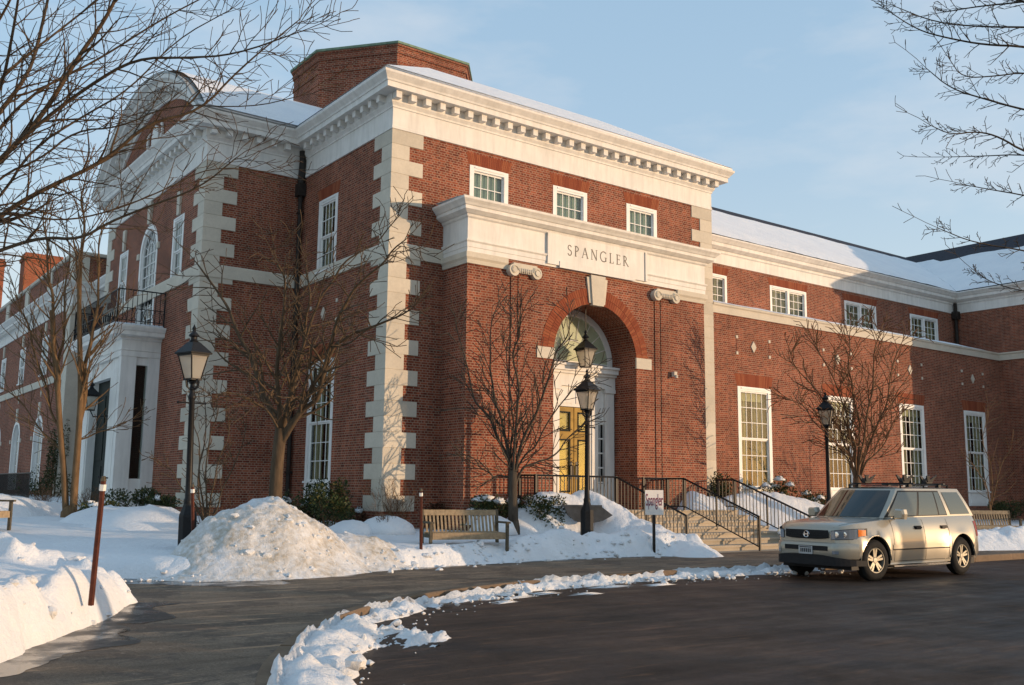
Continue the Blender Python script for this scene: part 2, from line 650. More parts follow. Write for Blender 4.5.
# numpy value noise
def vnoise(x, y, seed=0):
    xi = np.floor(x).astype(np.int64); yi = np.floor(y).astype(np.int64)
    fx = x - xi; fy = y - yi
    fx = fx * fx * (3 - 2 * fx); fy = fy * fy * (3 - 2 * fy)

    def h(a, b):
        n = (a * 374761393 + b * 668265263 + seed * 982451653) & 0x7fffffff
        n = ((n ^ (n >> 13)) * 1274126177) & 0x7fffffff
        return ((n ^ (n >> 16)) & 0xffff) / 65535.0
    return (h(xi, yi) * (1 - fx) + h(xi + 1, yi) * fx) * (1 - fy) + (h(xi, yi + 1) * (1 - fx) + h(xi + 1, yi + 1) * fx) * fy - 0.5


def fbm(x, y, sc, octv=4, seed=0, gain=0.5):
    s = 0; a = 1.0
    for o in range(octv):
        s = s + a * vnoise(x * sc, y * sc, seed + o * 17)
        sc *= 2.03; a *= gain
    return s


def heightfield(name, xs, ys, fz, mat, smooth=True):
    X, Y = np.meshgrid(xs, ys)
    Z = fz(X, Y)
    nx, ny = len(xs), len(ys)
    v = np.stack([X.ravel(), Y.ravel(), Z.ravel()], 1)
    i = np.arange(nx * ny).reshape(ny, nx)
    q = np.stack([i[:-1, :-1].ravel(), i[:-1, 1:].ravel(), i[1:, 1:].ravel(), i[1:, :-1].ravel()], 1)
    # drop cells that are wholly far below ground
    zz = Z.ravel()
    keep = (zz[q] > -1.55).any(1)
    q = q[keep]
    me = bpy.data.meshes.new(name)
    me.from_pydata(v.tolist(), [], q.tolist())
    me.materials.append(mat)
    me.polygons.foreach_set('use_smooth', [smooth] * len(me.polygons))
    me.update()
    o = bpy.data.objects.new(name, me)
    COL.objects.link(o)
    return o


def sstep(a, b, x):
    t_ = np.clip((x - a) / (b - a), 0, 1)
    return t_ * t_ * (3 - 2 * t_)


# ------------------------------------------------------------------ ground
ROAD, PATH = -1.09, -0.95
g = MB().quad((-500, -500, -1.3), (500, -500, -1.3), (500, 500, -1.3), (-500, 500, -1.3)).build('ground', M['earth'])
tag(g, 'frozen ground around the building', 'ground', kind='structure')

KERB = [(-11.6, -60), (-11.0, -26), (-10.45, -20), (-9.7, -16.5), (-9.1, -14.56), (-8.14, -13.0), (-6.9, -11.35), (-5.4, -10.1), (-3.9, -9.3), (-2.0, -8.72),
        (0.2, -8.42), (2.8, -8.36), (5.0, -8.46), (8, -8.62), (12.6, -8.78), (18, -8.8), (26, -8.8), (60, -8.8)]


def resample(P, step):
    out = [Vector(P[0])]
    for a, b in zip(P[:-1], P[1:]):
        a, b = Vector(a), Vector(b)
        n = max(1, int((b - a).length / step))
        for k in range(1, n + 1):
            out.append(a.lerp(b, k / n))
    return out


def smooth_path(P, it=3):
    P = [Vector(p) for p in P]
    for _ in range(it):
        Q = [P[0]]
        for a, b in zip(P[:-1], P[1:]):
            Q += [a.lerp(b, 0.25), a.lerp(b, 0.75)]
        Q.append(P[-1])
        P = Q
    return P


KS = smooth_path(KERB, 2)
# road: everything on the street side of the kerb
m = MB()
n = len(KS)
vs = [(p.x, p.y, ROAD) for p in KS] + [(p.x + 0.001 * i, -140, ROAD) for i, p in enumerate(KS)]
fs = []
poly = [(p.x, p.y, ROAD) for p in KS] + [(160, -8.8, ROAD), (160, -140, ROAD), (-11.6, -140, ROAD)]
m.add(poly, [tuple(range(len(poly)))])
road = m.build('road', M['road'])
tag(road, 'wet dark asphalt road curving round the corner', 'road', kind='structure')
# path: sheet on the building side of the kerb
poly = [(p.x, p.y, PATH) for p in KS] + [(60, 1.0, PATH), (-40, 1.0, PATH), (-40, -60, PATH)]
m = MB().add(poly, [tuple(range(len(poly)))])
path = m.build('pavement', M['path'])
tag(path, 'damp asphalt footpath between snow bank and kerb', 'pavement', kind='structure')
# kerb stones
m = MB()
RS = resample(KS, 0.1)
acc = 0
seg = []
stones = []
for a, b in zip(RS[:-1], RS[1:]):
    if not seg:
        seg = [a]
    seg.append(b)
    acc += (b - a).length
    if acc > 1.8:
        stones.append(seg); seg = []; acc = 0
rk = random.Random(4)
for sg in stones:
    q = []
    for i, p in enumerate(sg):
        d = (sg[min(i + 1, len(sg) - 1)] - sg[max(i - 1, 0)]).normalized()
        nrm = Vector((d.y, -d.x))
        sh = 0.006 if i in (0, len(sg) - 1) else 0
        q.append((p, nrm))
    q[0] = (q[0][0] + (sg[1] - sg[0]).normalized() * 0.008, q[0][1])
    h = PATH + 0.012 + rk.uniform(-.006, .01)
    vs = []
    for p, nr in q:
        a = p - nr * 0.13
        b = p + nr * 0.03
        b2 = p + nr * 0.015
        vs += [(a.x, a.y, -1.25), (a.x, a.y, h), (b2.x, b2.y, h), (b.x, b.y, h - 0.02), (b.x, b.y, -1.25)]
    fs = []
    k = 5
    for i in range(len(q) - 1):
        for j in range(4):
            fs.append((i * k + j, (i + 1) * k + j, (i + 1) * k + j + 1, i * k + j + 1))
    fs.append((0, 1, 2, 3, 4)); e = (len(q) - 1) * k
    fs.append((e + 4, e + 3, e + 2, e + 1, e))
    m.add(vs, fs)
kb = m.build('kerb', M['kerb'])
tag(kb, 'granite kerb stones edging the road', 'kerb', kind='structure')

# lawn edge
LX = np.array([-40, -14, -11, -9, -7.9, -7.2, -6.6, -5, -2.5, 1, 3.7, 5.2, 6.1, 6.25, 11.1, 11.3, 13, 17, 60.])
LY = np.array([-1.5, -2.6, -3.3, -4.4, -5.2, -6.1, -6.4, -6.25, -5.55, -5.05, -4.95, -5.3, -5.6, -2.05, -2.05, -5.6, -6.0, -6.9, -6.9])


def lawn_base(x, y):
    b = -0.60 + 0.035 * np.clip(y + 5, 0, 22)
    b = b + 0.05 * fbm(x, y, 0.45, 3, 3)
    return b


def lawn_z(x, y):
    ye = np.interp(x, LX, LY)
    e = y - ye + 0.30 * fbm(x, y, 0.9, 4, 11)
    z = lawn_base(x, y) + 0.02 * fbm(x, y, 3.0, 3, 5)
    z = z + (0.13 + 0.22 * fbm(x, y * 0.4, 1.3, 3, 21)) * (1 - .8 * sstep(-3.0, -2.3, x) * sstep(1.4, .7, x)) * np.exp(-((e - 0.55) / 0.4) ** 2)
    z = z + 0.07 * fbm(x, y, 4.0, 3, 31) * np.exp(-((e - 0.3) / 0.5) ** 2)
    z = z + (0.10 + .1 * fbm(x, y, 1.7, 3, 22)) * np.exp(-((e - 0.5) / 0.35) ** 2) * sstep(0.5, 1.0, x) * sstep(6.2, 4.0, x)
    ww = 1.35 - 0.85 * sstep(-3.4, -2.4, x)
    z = -1.4 + (z + 1.4) * sstep(-0.35, ww, e) ** 0.8
    z = z + 0.05 * fbm(x, y, 6.5, 3, 33) * np.exp(-((e - 0.4) / 0.5) ** 2)
    # path to the steps and pocket under the building
    return z


xs = np.unique(np.concatenate([np.arange(-40, -12, 0.6), np.arange(-12, 16, 0.075), np.arange(16, 34, 0.25), np.arange(34, 60, 2.0)]))
ys = np.unique(np.concatenate([np.arange(-8.0, -1.5, 0.065), np.arange(-1.5, 6, 0.15), np.arange(6, 20, 0.4), np.arange(20, 70, 2.)]))


def lawn_clip(x, y):
    z = lawn_z(x, y)
    inside = ((x > 0.3) & (y > 0.4) & (x < 70)) | ((x > -2.7) & (y > 6.2)) | ((x > 31.7) & (y > -7.4))
    return np.where(inside, -2.0, z)


lawn = heightfield('snow_covered_lawn', xs, ys, lawn_clip, M['snow'])
tag(lawn, 'smooth snow covering the lawn in front of the building', 'snow', kind='structure')


def heap_A(x, y):
    dx, dy = x + 5.0, y + 4.85
    c_, s_ = cos(0.25), sin(0.25)
    u = dx * c_ + dy * s_
    v = -dx * s_ + dy * c_
    su = np.where(u < 0, 1.55, 1.38)
    r = np.sqrt((u / su) ** 2 + (v / 1.05) ** 2)
    z = -1.10 + 1.46 * np.exp(-(r / 1.18) ** 2.7)
    r2 = np.sqrt(((u - 1.75) / 1.4) ** 2 + ((v + .15) / .8) ** 2)
    z = np.maximum(z, -1.10 + .82 * np.exp(-(r2 / 1.15) ** 2.0))
    k = np.clip(z + 1.0, 0, 1)
    z = z + k * (0.22 * fbm(x, y, 1.4, 3, 51) + 0.11 * np.abs(fbm(x, y, 4.5, 3, 57)) - 0.05) + 0.02 * fbm(x, y, 16, 2, 58)
    z = z + 0.10 * np.exp(-((u - 2.0) / 0.8) ** 2 - ((v + .7) / 0.4) ** 2)
    return np.where(z < -0.98, -1.4, z)


o = heightfield('snow_pile', np.arange(-7.8, -1.2, 0.045), np.arange(-7.2, -2.2, 0.045), heap_A, M['snowdirty'])
tag(o, 'big dirty ploughed snow pile beside the leftmost black lamp post', 'snow pile')

CP1 = np.array([(1.9, -2.0), (3.5, -2.1), (4.9, -2.25), (5.55, -3.5), (5.75, -5.2)])
CZ1 = np.array([-0.45, 0.58, 0.58, -0.08, -0.66])


def ridge(x, y, P, Z, W, low=-1.4):
    best = np.full(x.shape, 1e9); zt = np.zeros(x.shape); wt = np.zeros(x.shape)
    for i in range(len(P) - 1):
        a, b = P[i], P[i + 1]
        ab = b - a
        t_ = np.clip(((x - a[0]) * ab[0] + (y - a[1]) * ab[1]) / (ab @ ab), 0, 1)
        d = np.sqrt((x - a[0] - t_ * ab[0]) ** 2 + (y - a[1] - t_ * ab[1]) ** 2)
        ww = W[i] * (1 - t_) + W[i + 1] * t_
        k = d / ww < best
        best = np.where(k, d / ww, best)
        zt = np.where(k, Z[i] * (1 - t_) + Z[i + 1] * t_, zt)
    return low + (zt - low) * np.exp(-best ** 2.2), best


def heap_C(x, y):
    z, d = ridge(x, y, CP1, CZ1, np.array([.7, .78, .95, 1.15, 0.95]), -1.3)
    k = np.exp(-(d / 1.0) ** 2)
    z = z + k * (0.16 * fbm(x, y, 1.4, 4, 71) + 0.07 * fbm(x, y, 5, 3, 73))
    z = np.where((y > -1.9) & (x > 3.3), np.minimum(z, 0.3), z)
    return np.where(z < -1.1, -1.5, z)


o = heightfield('snow_pile', np.arange(-0.6, 7.2, 0.055), np.arange(-6.6, -1.2, 0.055), lambda x, y: np.where((x > 6.12) & (y > -4.75), -2, heap_C(x, y)), M['snow'])
tag(o, 'long snow pile sloping down the left side of the entrance steps', 'snow pile')

CP2 = np.array([(11.5, -1.3), (13.0, -1.5), (14.6, -2.0), (16.5, -2.2), (20, -1.2)])
CZ2 = np.array([0.45, 0.62, 0.32, 0.0, -0.2])


def heap_D(x, y):
    z, d = ridge(x, y, CP2, CZ2, np.array([0.8, 1.3, 1.5, 1.4, 1.2]), -1.3)
    z = z + np.exp(-d ** 2) * (0.14 * fbm(x, y, 1.5, 4, 81) + 0.05 * fbm(x, y, 5, 3, 83))
    z = np.where(x < 11.16, -2, z)
    return np.where(z < -1.1, -1.5, z)


o = heightfield('snow_pile', np.arange(11.0, 21.5, 0.08), np.arange(-4.5, 0.0, 0.08), heap_D, M['snow'])
tag(o, 'rounded snow pile behind the right stair railing, under the first tall window', 'snow pile')


def heap_E(x, y):
    z, d = ridge(x, y, np.array([(10.0, -1.35), (10.6, -1.4)]), np.array([0.72, 0.55]), np.array([0.75, 0.7]), -0.3)
    return np.where(z < 0.05, -0.4, z + 0.08 * fbm(x, y, 2.5, 4, 91))


o = heightfield('snow_pile', np.arange(9.0, 11.04, 0.05), np.arange(-2.0, -1.19, 0.05), heap_E, M['snow'])
o.location.z = -0.1
tag(o, 'small snow pile on the landing between the two right stair railings', 'snow pile')


def heap_F(x, y):
    z, d = ridge(x, y, np.array([(14.5, -6.6), (17, -7.2), (24, -7.2)]), np.array([-0.45, -0.35, -0.4]), np.array([0.8, .9, .9]), -1.3)
    z = z + np.exp(-d ** 2) * (0.2 * fbm(x, y, 1.5, 4, 101) + 0.08 * fbm(x, y, 5, 3, 103))
    return np.where(z < -1.1, -1.5, z)


o = heightfield('snow_pile', np.arange(13, 26, 0.09), np.arange(-8.4, -5.6, 0.07), heap_F, M['snow'])
tag(o, 'low snow bank behind the parked car, in front of the far right bench', 'snow pile')


def heap_G(x, y):
    z, d = ridge(x, y, np.array([(-10.5, 6.5), (-7.5, 6.8), (-5.6, 7.4)]), np.array([0.35, 0.3, 0.05]), np.array([1.8, 1.6, 1.2]), -0.9)
    z = z + np.exp(-d ** 2) * (0.2 * fbm(x, y, 0.9, 4, 111))
    return z


o = heightfield('snow_pile', np.arange(-15, -3.3, 0.12), np.arange(3.8, 10.5, 0.12), heap_G, M['snow'])
tag(o, 'low snow mound before the west door, behind the twin tan tree', 'snow pile')


# near left mound
def mound(x, y):
    # signed distance-like from the front edge polyline
    EX = np.array([-22., -13.2, -12.2, -11.2, -10.6, -9.95, -9.2, -8.6, -8.1])
    EY = np.array([-16.5, -15.6, -14.6, -13.6, -12.7, -11.65, -10.3, -9.1, -8.45])
    f = y - np.interp(x, EX, EY)
    bx = np.array([-22., -13, -10.5, -9.3, -8.4, -8.0])
    by = np.array([-5.0, -6.6, -7.2, -7.5, -7.9, -8.1])
    b = np.interp(x, bx, by) - y
    f = f + 0.28 * fbm(x, y, 1.1, 4, 121)
    b = b + 0.25 * fbm(x, y, 1.3, 4, 123)
    top = np.interp(x, [-20, -12, -11, -10.1, -9.4, -8.8, -8.3], [-.1, -.22, -.28, -.38, -.50, -.62, -.78]) + 0.08 * fbm(x, y, 0.7, 3, 125)
    rough = 0.26 * fbm(x, y, 1.8, 5, 127) * np.exp(-((f - .8) / 0.9) ** 2)
    backr = (0.02 + 0.9 * np.clip(fbm(x, y, 2.3, 3, 131), 0, 1) * .35) * np.exp(-((b - 0.85) / 0.5) ** 2)
    z = top + rough + backr + 0.03 * fbm(x, y, 5, 4, 133) + 0.05 * fbm(x * .6, y * 1.5, 3.0, 3, 135) * np.exp(-((f - .7) / 1.0) ** 2)
    z = -1.3 + (z + 1.3) * sstep(-0.1, 0.8, f) ** 0.6 * sstep(-0.1, 1.0, b) ** 0.7
    for bx_, by_, br_, bh_ in ((-11.9, -7.6, .26, .24), (-11.35, -7.75, .30, .30), (-10.9, -7.95, .22, .26), (-10.55, -8.15, .24, .24), (-10.15, -8.25, .20, .26), (-9.85, -8.5, .24, .22), (-9.45, -8.55, .18, .18), (-9.15, -8.8, .2, .14), (-12.6, -7.5, .3, .25), (-10.4, -8.7, .2, .12), (-11.1, -8.5, .22, .12)):
        rr_ = ((x - bx_) ** 2 + (y - by_) ** 2) / br_ ** 2
        z = z + bh_ * np.exp(-rr_ ** 1.6) * (1 + .5 * fbm(x, y, 7, 2, 137))
    z = z + .24 * np.exp(-((x + 9.56) ** 2 + (y + 10.72) ** 2) / .42 ** 2)
    z = np.where(x > -8.0, -1.5, z)
    return np.where(z < -1.0, -1.5, z)


o = heightfield('snow_bank', np.arange(-20, -7.9, 0.045), np.arange(-16.5, -5.5, 0.05), mound, M['snow'])
tag(o, 'near snow bank at lower left with a brown stake standing in it', 'snow bank')

# snow ridge along the kerb
m = MB()
rr = resample([p for p in KS if -11.5 < p.x < 6.4 and p.y > -17.5], 0.045)
prof_n = 19
vs = []
rng = np.random.RandomState(3)
acc = 0
for i, p in enumerate(rr):
    d = (rr[min(i + 1, len(rr) - 1)] - rr[max(i - 1, 0)]).normalized()
    nr = Vector((d.y, -d.x))       # to the road
    xx, yy = np.array([p.x]), np.array([p.y])
    near = np.clip((-4.5 - p.x) / 5.0, 0, 1)
    wid = 0.34 + 0.46 * near + 0.22 * float(fbm(xx, yy, 1.1, 3, 7)[0])
    hgt = 0.10 + 0.15 * near + 0.12 * float(fbm(xx, yy, 1.3, 3, 9)[0])
    gap = 1.0
    if -1.4 < p.x < -0.35 or 0.4 < p.x < 1.0:
        hgt *= 0.55
    if -5.6 < p.x < -4.6:
        hgt *= 0.75
    if p.x > 4.6:
        hgt *= 0.45
    inner = -0.03 - 0.03 * near + 0.10 * float(fbm(xx, yy, 1.6, 3, 13)[0])
    if -5.1 < p.x < -2.3 or -0.2 < p.x < 0.8:
        hgt *= 0.30
        inner = max(inner, 0.03) + .03
    for j in range(prof_n):
        t_ = j / (prof_n - 1)
        q = p + nr * (inner + 0.03 + wid * t_)
        hz = hgt * (sin(pi * min(1, t_ * 1.0)) ** 0.7 if 0 < t_ < 1 else 0) * (1.15 - 0.6 * t_)
        hz += (0.085 * float(fbm(np.array([q.x]), np.array([q.y]), 3.2, 5, 15, .6)[0]) + .035 * float(vnoise(np.array([q.x * 15]), np.array([q.y * 15]), 19)[0])) * (1 if 0 < t_ < 1 else 0)
        base = ROAD - 0.02 + (0.13 if t_ < 0.12 else 0)
        vs.append((q.x, q.y, (base - 0.03) if t_ in (0, 1) else max(base + hz, ROAD - 0.03)))
fs = []
for i in range(len(rr) - 1):
    for j in range(prof_n - 1):
        fs.append((i * prof_n + j, (i + 1) * prof_n + j, (i + 1) * prof_n + j + 1, i * prof_n + j + 1))
m.add(vs, fs)
o = m.build('snow_ridge', M['snowkerb'], smooth=True)
tag(o, 'crusty ridge of white snow lying along the kerb', 'snow ridge')
# scraped fan of snow on the road
m = MB()
rk = random.Random(8)
fx0, fy0 = Vector((-7.15, -11.85)), Vector((.80, .60)).normalized()
fn_ = Vector((-fy0.y, fy0.x))
NA, NB2 = 70, 46
vs = []
for i in range(NA + 1):
    for j in range(NB2 + 1):
        a_ = (i / NA - .5) * 2.3; b_ = (j / NB2 - .5) * 1.5
        q = fx0 + fy0 * (a_ * .62 + .3 * b_) + fn_ * b_ - fn_ * .62
        st = float(fbm(np.array([a_ * .5 + 7]), np.array([b_ * 3.2]), 3.0, 4, 41, .6)[0])
        env = 1 - (abs(a_) / 1.15) ** 2 - (abs(b_) / .75) ** 2
        vs.append((q.x, q.y, ROAD + .055 * (st * 2.2 + env * .55 - .20)))
fs = [(i * (NB2 + 1) + j, i * (NB2 + 1) + j + 1, (i + 1) * (NB2 + 1) + j + 1, (i + 1) * (NB2 + 1) + j) for i in range(NA) for j in range(NB2)]
fs = [f_ for f_ in fs if any(vs[k_][2] > ROAD - .004 for k_ in f_)]
m.add(vs, fs)
for i in range(110):
    k = rk.randrange(len(rr) - 1)
    p = rr[k]
    d = (rr[k + 1] - rr[k]).normalized()
    nr = Vector((d.y, -d.x))
    q = p + nr * (0.62 + abs(rk.gauss(0, 0.22)))
    r = rk.uniform(0.006, 0.022)
    m.lathe([(0.001, -r * .6), (r * .9, -r * .2), (r * .7, r * .5), (0.001, r * .8)], 6, (q.x, q.y, ROAD), rk.random() * 3)
for (bx, by, ln, an) in ((-2.9, -9.75, 1.0, .18), (-2.2, -9.5, .8, .1), (-1.6, -9.9, .7, .12), (-0.4, -9.2, 1.0, .05), (0.6, -9.35, .8, .04), (-3.5, -10.2, .6, .2)):
    for k in range(4):
        m.tube([(bx + rk.uniform(-.2, .2) - ln / 2 * cos(an), by + k * .07 - ln / 2 * sin(an), ROAD - .004), (bx + rk.uniform(-.1, .1), by + k * .07, ROAD - .003), (bx + ln / 2 * cos(an), by + k * .07 + ln / 2 * sin(an), ROAD - .004)], [.004, rk.uniform(.012, .024), .004], 5)
o = m.build('snow_scrapings', M['snowkerb'], smooth=True)
tag(o, 'thin scraped streaks and crumbs of snow left on the road', 'snow', kind='stuff')


# lumps and clods of ploughed snow
def chunk(m, p, r, rng):
    N = 6
    prof = [(.25, -.8), (.85, -.3), (1.0, .15), (.6, .7), (.12, .9)]
    o0 = len(m.v)
    m.lathe([(a * r, b * r) for a, b in prof], N, p, rng.random() * 3)
    sx, sy, sz = rng.uniform(.7, 1.4), rng.uniform(.7, 1.4), rng.uniform(.6, 1.0)
    for q in range(o0, len(m.v)):
        x, y, z = m.v[q]
        m.v[q] = (p[0] + (x - p[0]) * sx + rng.uniform(-.22, .22) * r, p[1] + (y - p[1]) * sy + rng.uniform(-.22, .22) * r, p[2] + (z - p[2]) * sz + rng.uniform(-.18, .18) * r)


def zat(fn, x, y):
    return float(fn(np.array([x]), np.array([y]))[0])


rk = random.Random(77)
m = MB()
for i in range(60):                                     # on and below the big pile
    x, y = rk.uniform(-7.0, -2.0), rk.uniform(-6.5, -4.0)
    z = zat(heap_A, x, y)
    if z > -1.0:
        chunk(m, (x, y, z - .015), abs(rk.gauss(0, .03)) + .015, rk)
for i in range(260):                                    # foot of the banks along the path
    x = rk.uniform(-9, 6.0)
    y = float(np.interp(x, LX, LY)) + rk.gauss(.25, .25)
    z = max(PATH, zat(lawn_z, x, y), zat(heap_A, x, y))
    chunk(m, (x, y, z), abs(rk.gauss(0, .03)) + .012, rk)
o = m.build('snow_clods', M['snowkerb'], angle=40)
tag(o, 'dirty lumps of ploughed snow scattered over the big pile and along the path edge', 'snow', kind='stuff')
m = MB()
for i in range(330):                                    # near bank
    x, y = rk.uniform(-14, -8.2), rk.uniform(-15, -6.8)
    z = zat(mound, x, y)
    f_ = y - float(np.interp(x, [-13.2, -12.2, -11.2, -10.6, -9.95, -9.2, -8.6], [-15.6, -14.6, -13.6, -12.7, -11.65, -10.4, -9.35]))
    if z > -1.0 and (f_ < .8 or y > -8.9):
        chunk(m, (x, y, z), abs(rk.gauss(0, .035)) + .012, rk)
for i in range(190):                                    # kerb ridge
    k = rk.randrange(len(rr) - 1)
    p = rr[k]
    d = (rr[k + 1] - rr[k]).normalized()
    nr = Vector((d.y, -d.x))
    q = p + nr * rk.uniform(.08, .75)
    near_ = min(1, max(0, (-4.5 - p.x) / 5))
    chunk(m, (q.x, q.y, ROAD + rk.uniform(.0, .07 + .10 * near_)), abs(rk.gauss(0, .03)) + .014, rk)
o = m.build('snow_clods', M['snowkerb'], angle=40)
tag(o, 'clean crusty snow crumbs over the near bank and the kerb ridge', 'snow', kind='stuff')

# wet margins where the banks melt on to the path
t = NT('wet_asphalt')
t.set(Base_Color=t.ramp(t.noise(5, 5, .6), [(.3, (.018, .014, .011)), (.7, (.035, .027, .021))]), Roughness=t.ramp(t.noise(2.2, 4, .6), [(.4, .12), (.6, .45)]))
t.b.inputs['Specular IOR Level'].default_value = 0.5
M['wet'] = t.m
m = MB()


def wet_strip(m, pts, wfn):
    vs = []
    for i, (x, y, nx, ny) in enumerate(pts):
        w_ = max(.03, wfn(x, y))
        vs += [(x - nx * .35, y - ny * .35, PATH + .004), (x + nx * w_, y + ny * w_, PATH + .004)]
    m.add(vs, [(2 * i, 2 * i + 1, 2 * i + 3, 2 * i + 2) for i in range(len(pts) - 1)])


P_ = []
for x in np.arange(-14.0, -8.3, .05):
    y = float(np.interp(x, [-22., -13.2, -12.2, -11.2, -10.6, -9.95, -9.2, -8.6, -8.1], [-16.5, -15.6, -14.6, -13.6, -12.7, -11.65, -10.3, -9.1, -8.45]))
    P_.append((x, y, .75, -.66))
wet_strip(m, P_, lambda x, y: .28 + .75 * zat(lambda a, b: fbm(a, b, .8, 4, 151), x, y) + (.35 if x > -9.3 else 0))
P_ = [(x, float(np.interp(x, LX, LY)) + .15, 0, -1) for x in np.arange(-8.0, 6.1, .05)]
wet_strip(m, P_, lambda x, y: .30 + .6 * zat(lambda a, b: fbm(a, b, .7, 4, 153), x, y) + (.6 if x < -5.6 else 0))
o = m.build('meltwater', M['wet'])
tag(o, 'dark wet margins of meltwater on the path beside the snow banks', 'meltwater', kind='stuff')


# ------------------------------------------------------------------ building helpers
def FY(y0):   # plane facing -Y : local (u, n, z)
    return lambda u, n, z: (u, y0 - n, z)


def FX(x0):   # plane facing -X
    return lambda u, n, z: (x0 - n, u, z)


def wall(name, xf, u0, u1, z0, z1, holes=(), reveal=0.16, parent=None, mat=None, arches=()):
    """sheet with rectangular holes (u0,u1,z0,z1) and round-headed ones (uc, r, z0, zspring)"""
    m = MB(xf)
    H = list(holes) + [(uc - r, uc + r, a, b + r) for uc, r, a, b in arches]
    us = sorted({u0, u1, *[h[0] for h in H], *[h[1] for h in H]})
    zs = sorted({z0, z1, *[h[2] for h in H], *[h[3] for h in H]})
    for a, b in zip(us[:-1], us[1:]):
        for c, d in zip(zs[:-1], zs[1:]):
            if any(h[0] <= a + 1e-6 and b <= h[1] + 1e-6 and h[2] <= c + 1e-6 and d <= h[3] + 1e-6 for h in H):
                continue
            m.quad((a, 0, c), (b, 0, c), (b, 0, d), (a, 0, d))
    for h in holes:
        a, b, c, d = h[:4]
        r = -reveal
        m.quad((a, 0, c), (a, r, c), (a, r, d), (a, 0, d))
        m.quad((b, 0, c), (b, r, c), (b, r, d), (b, 0, d))
        m.quad((a, 0, d), (b, 0, d), (b, r, d), (a, r, d))
        m.quad((a, 0, c), (b, 0, c), (b, r, c), (a, r, c))
    for arc in arches:
        uc, r, a, zsq = arc
        rv = -reveal
        N = 32
        pt = [(uc - r * cos(pi * i / N), zsq + r * sin(pi * i / N)) for i in range(N + 1)]
        for p, q in zip(pt[:-1], pt[1:]):
            m.quad((p[0], 0, p[1]), (q[0], 0, q[1]), (q[0], 0, zsq + r), (p[0], 0, zsq + r))
            m.quad((p[0], 0, p[1]), (q[0], 0, q[1]), (q[0], rv, q[1]), (p[0], rv, p[1]))
        for sgn in (-1, 1):
            m.quad((uc + sgn * r, 0, a), (uc + sgn * r, rv, a), (uc + sgn * r, rv, zsq), (uc + sgn * r, 0, zsq))
    return m.build(name, mat or M['brick'], parent)


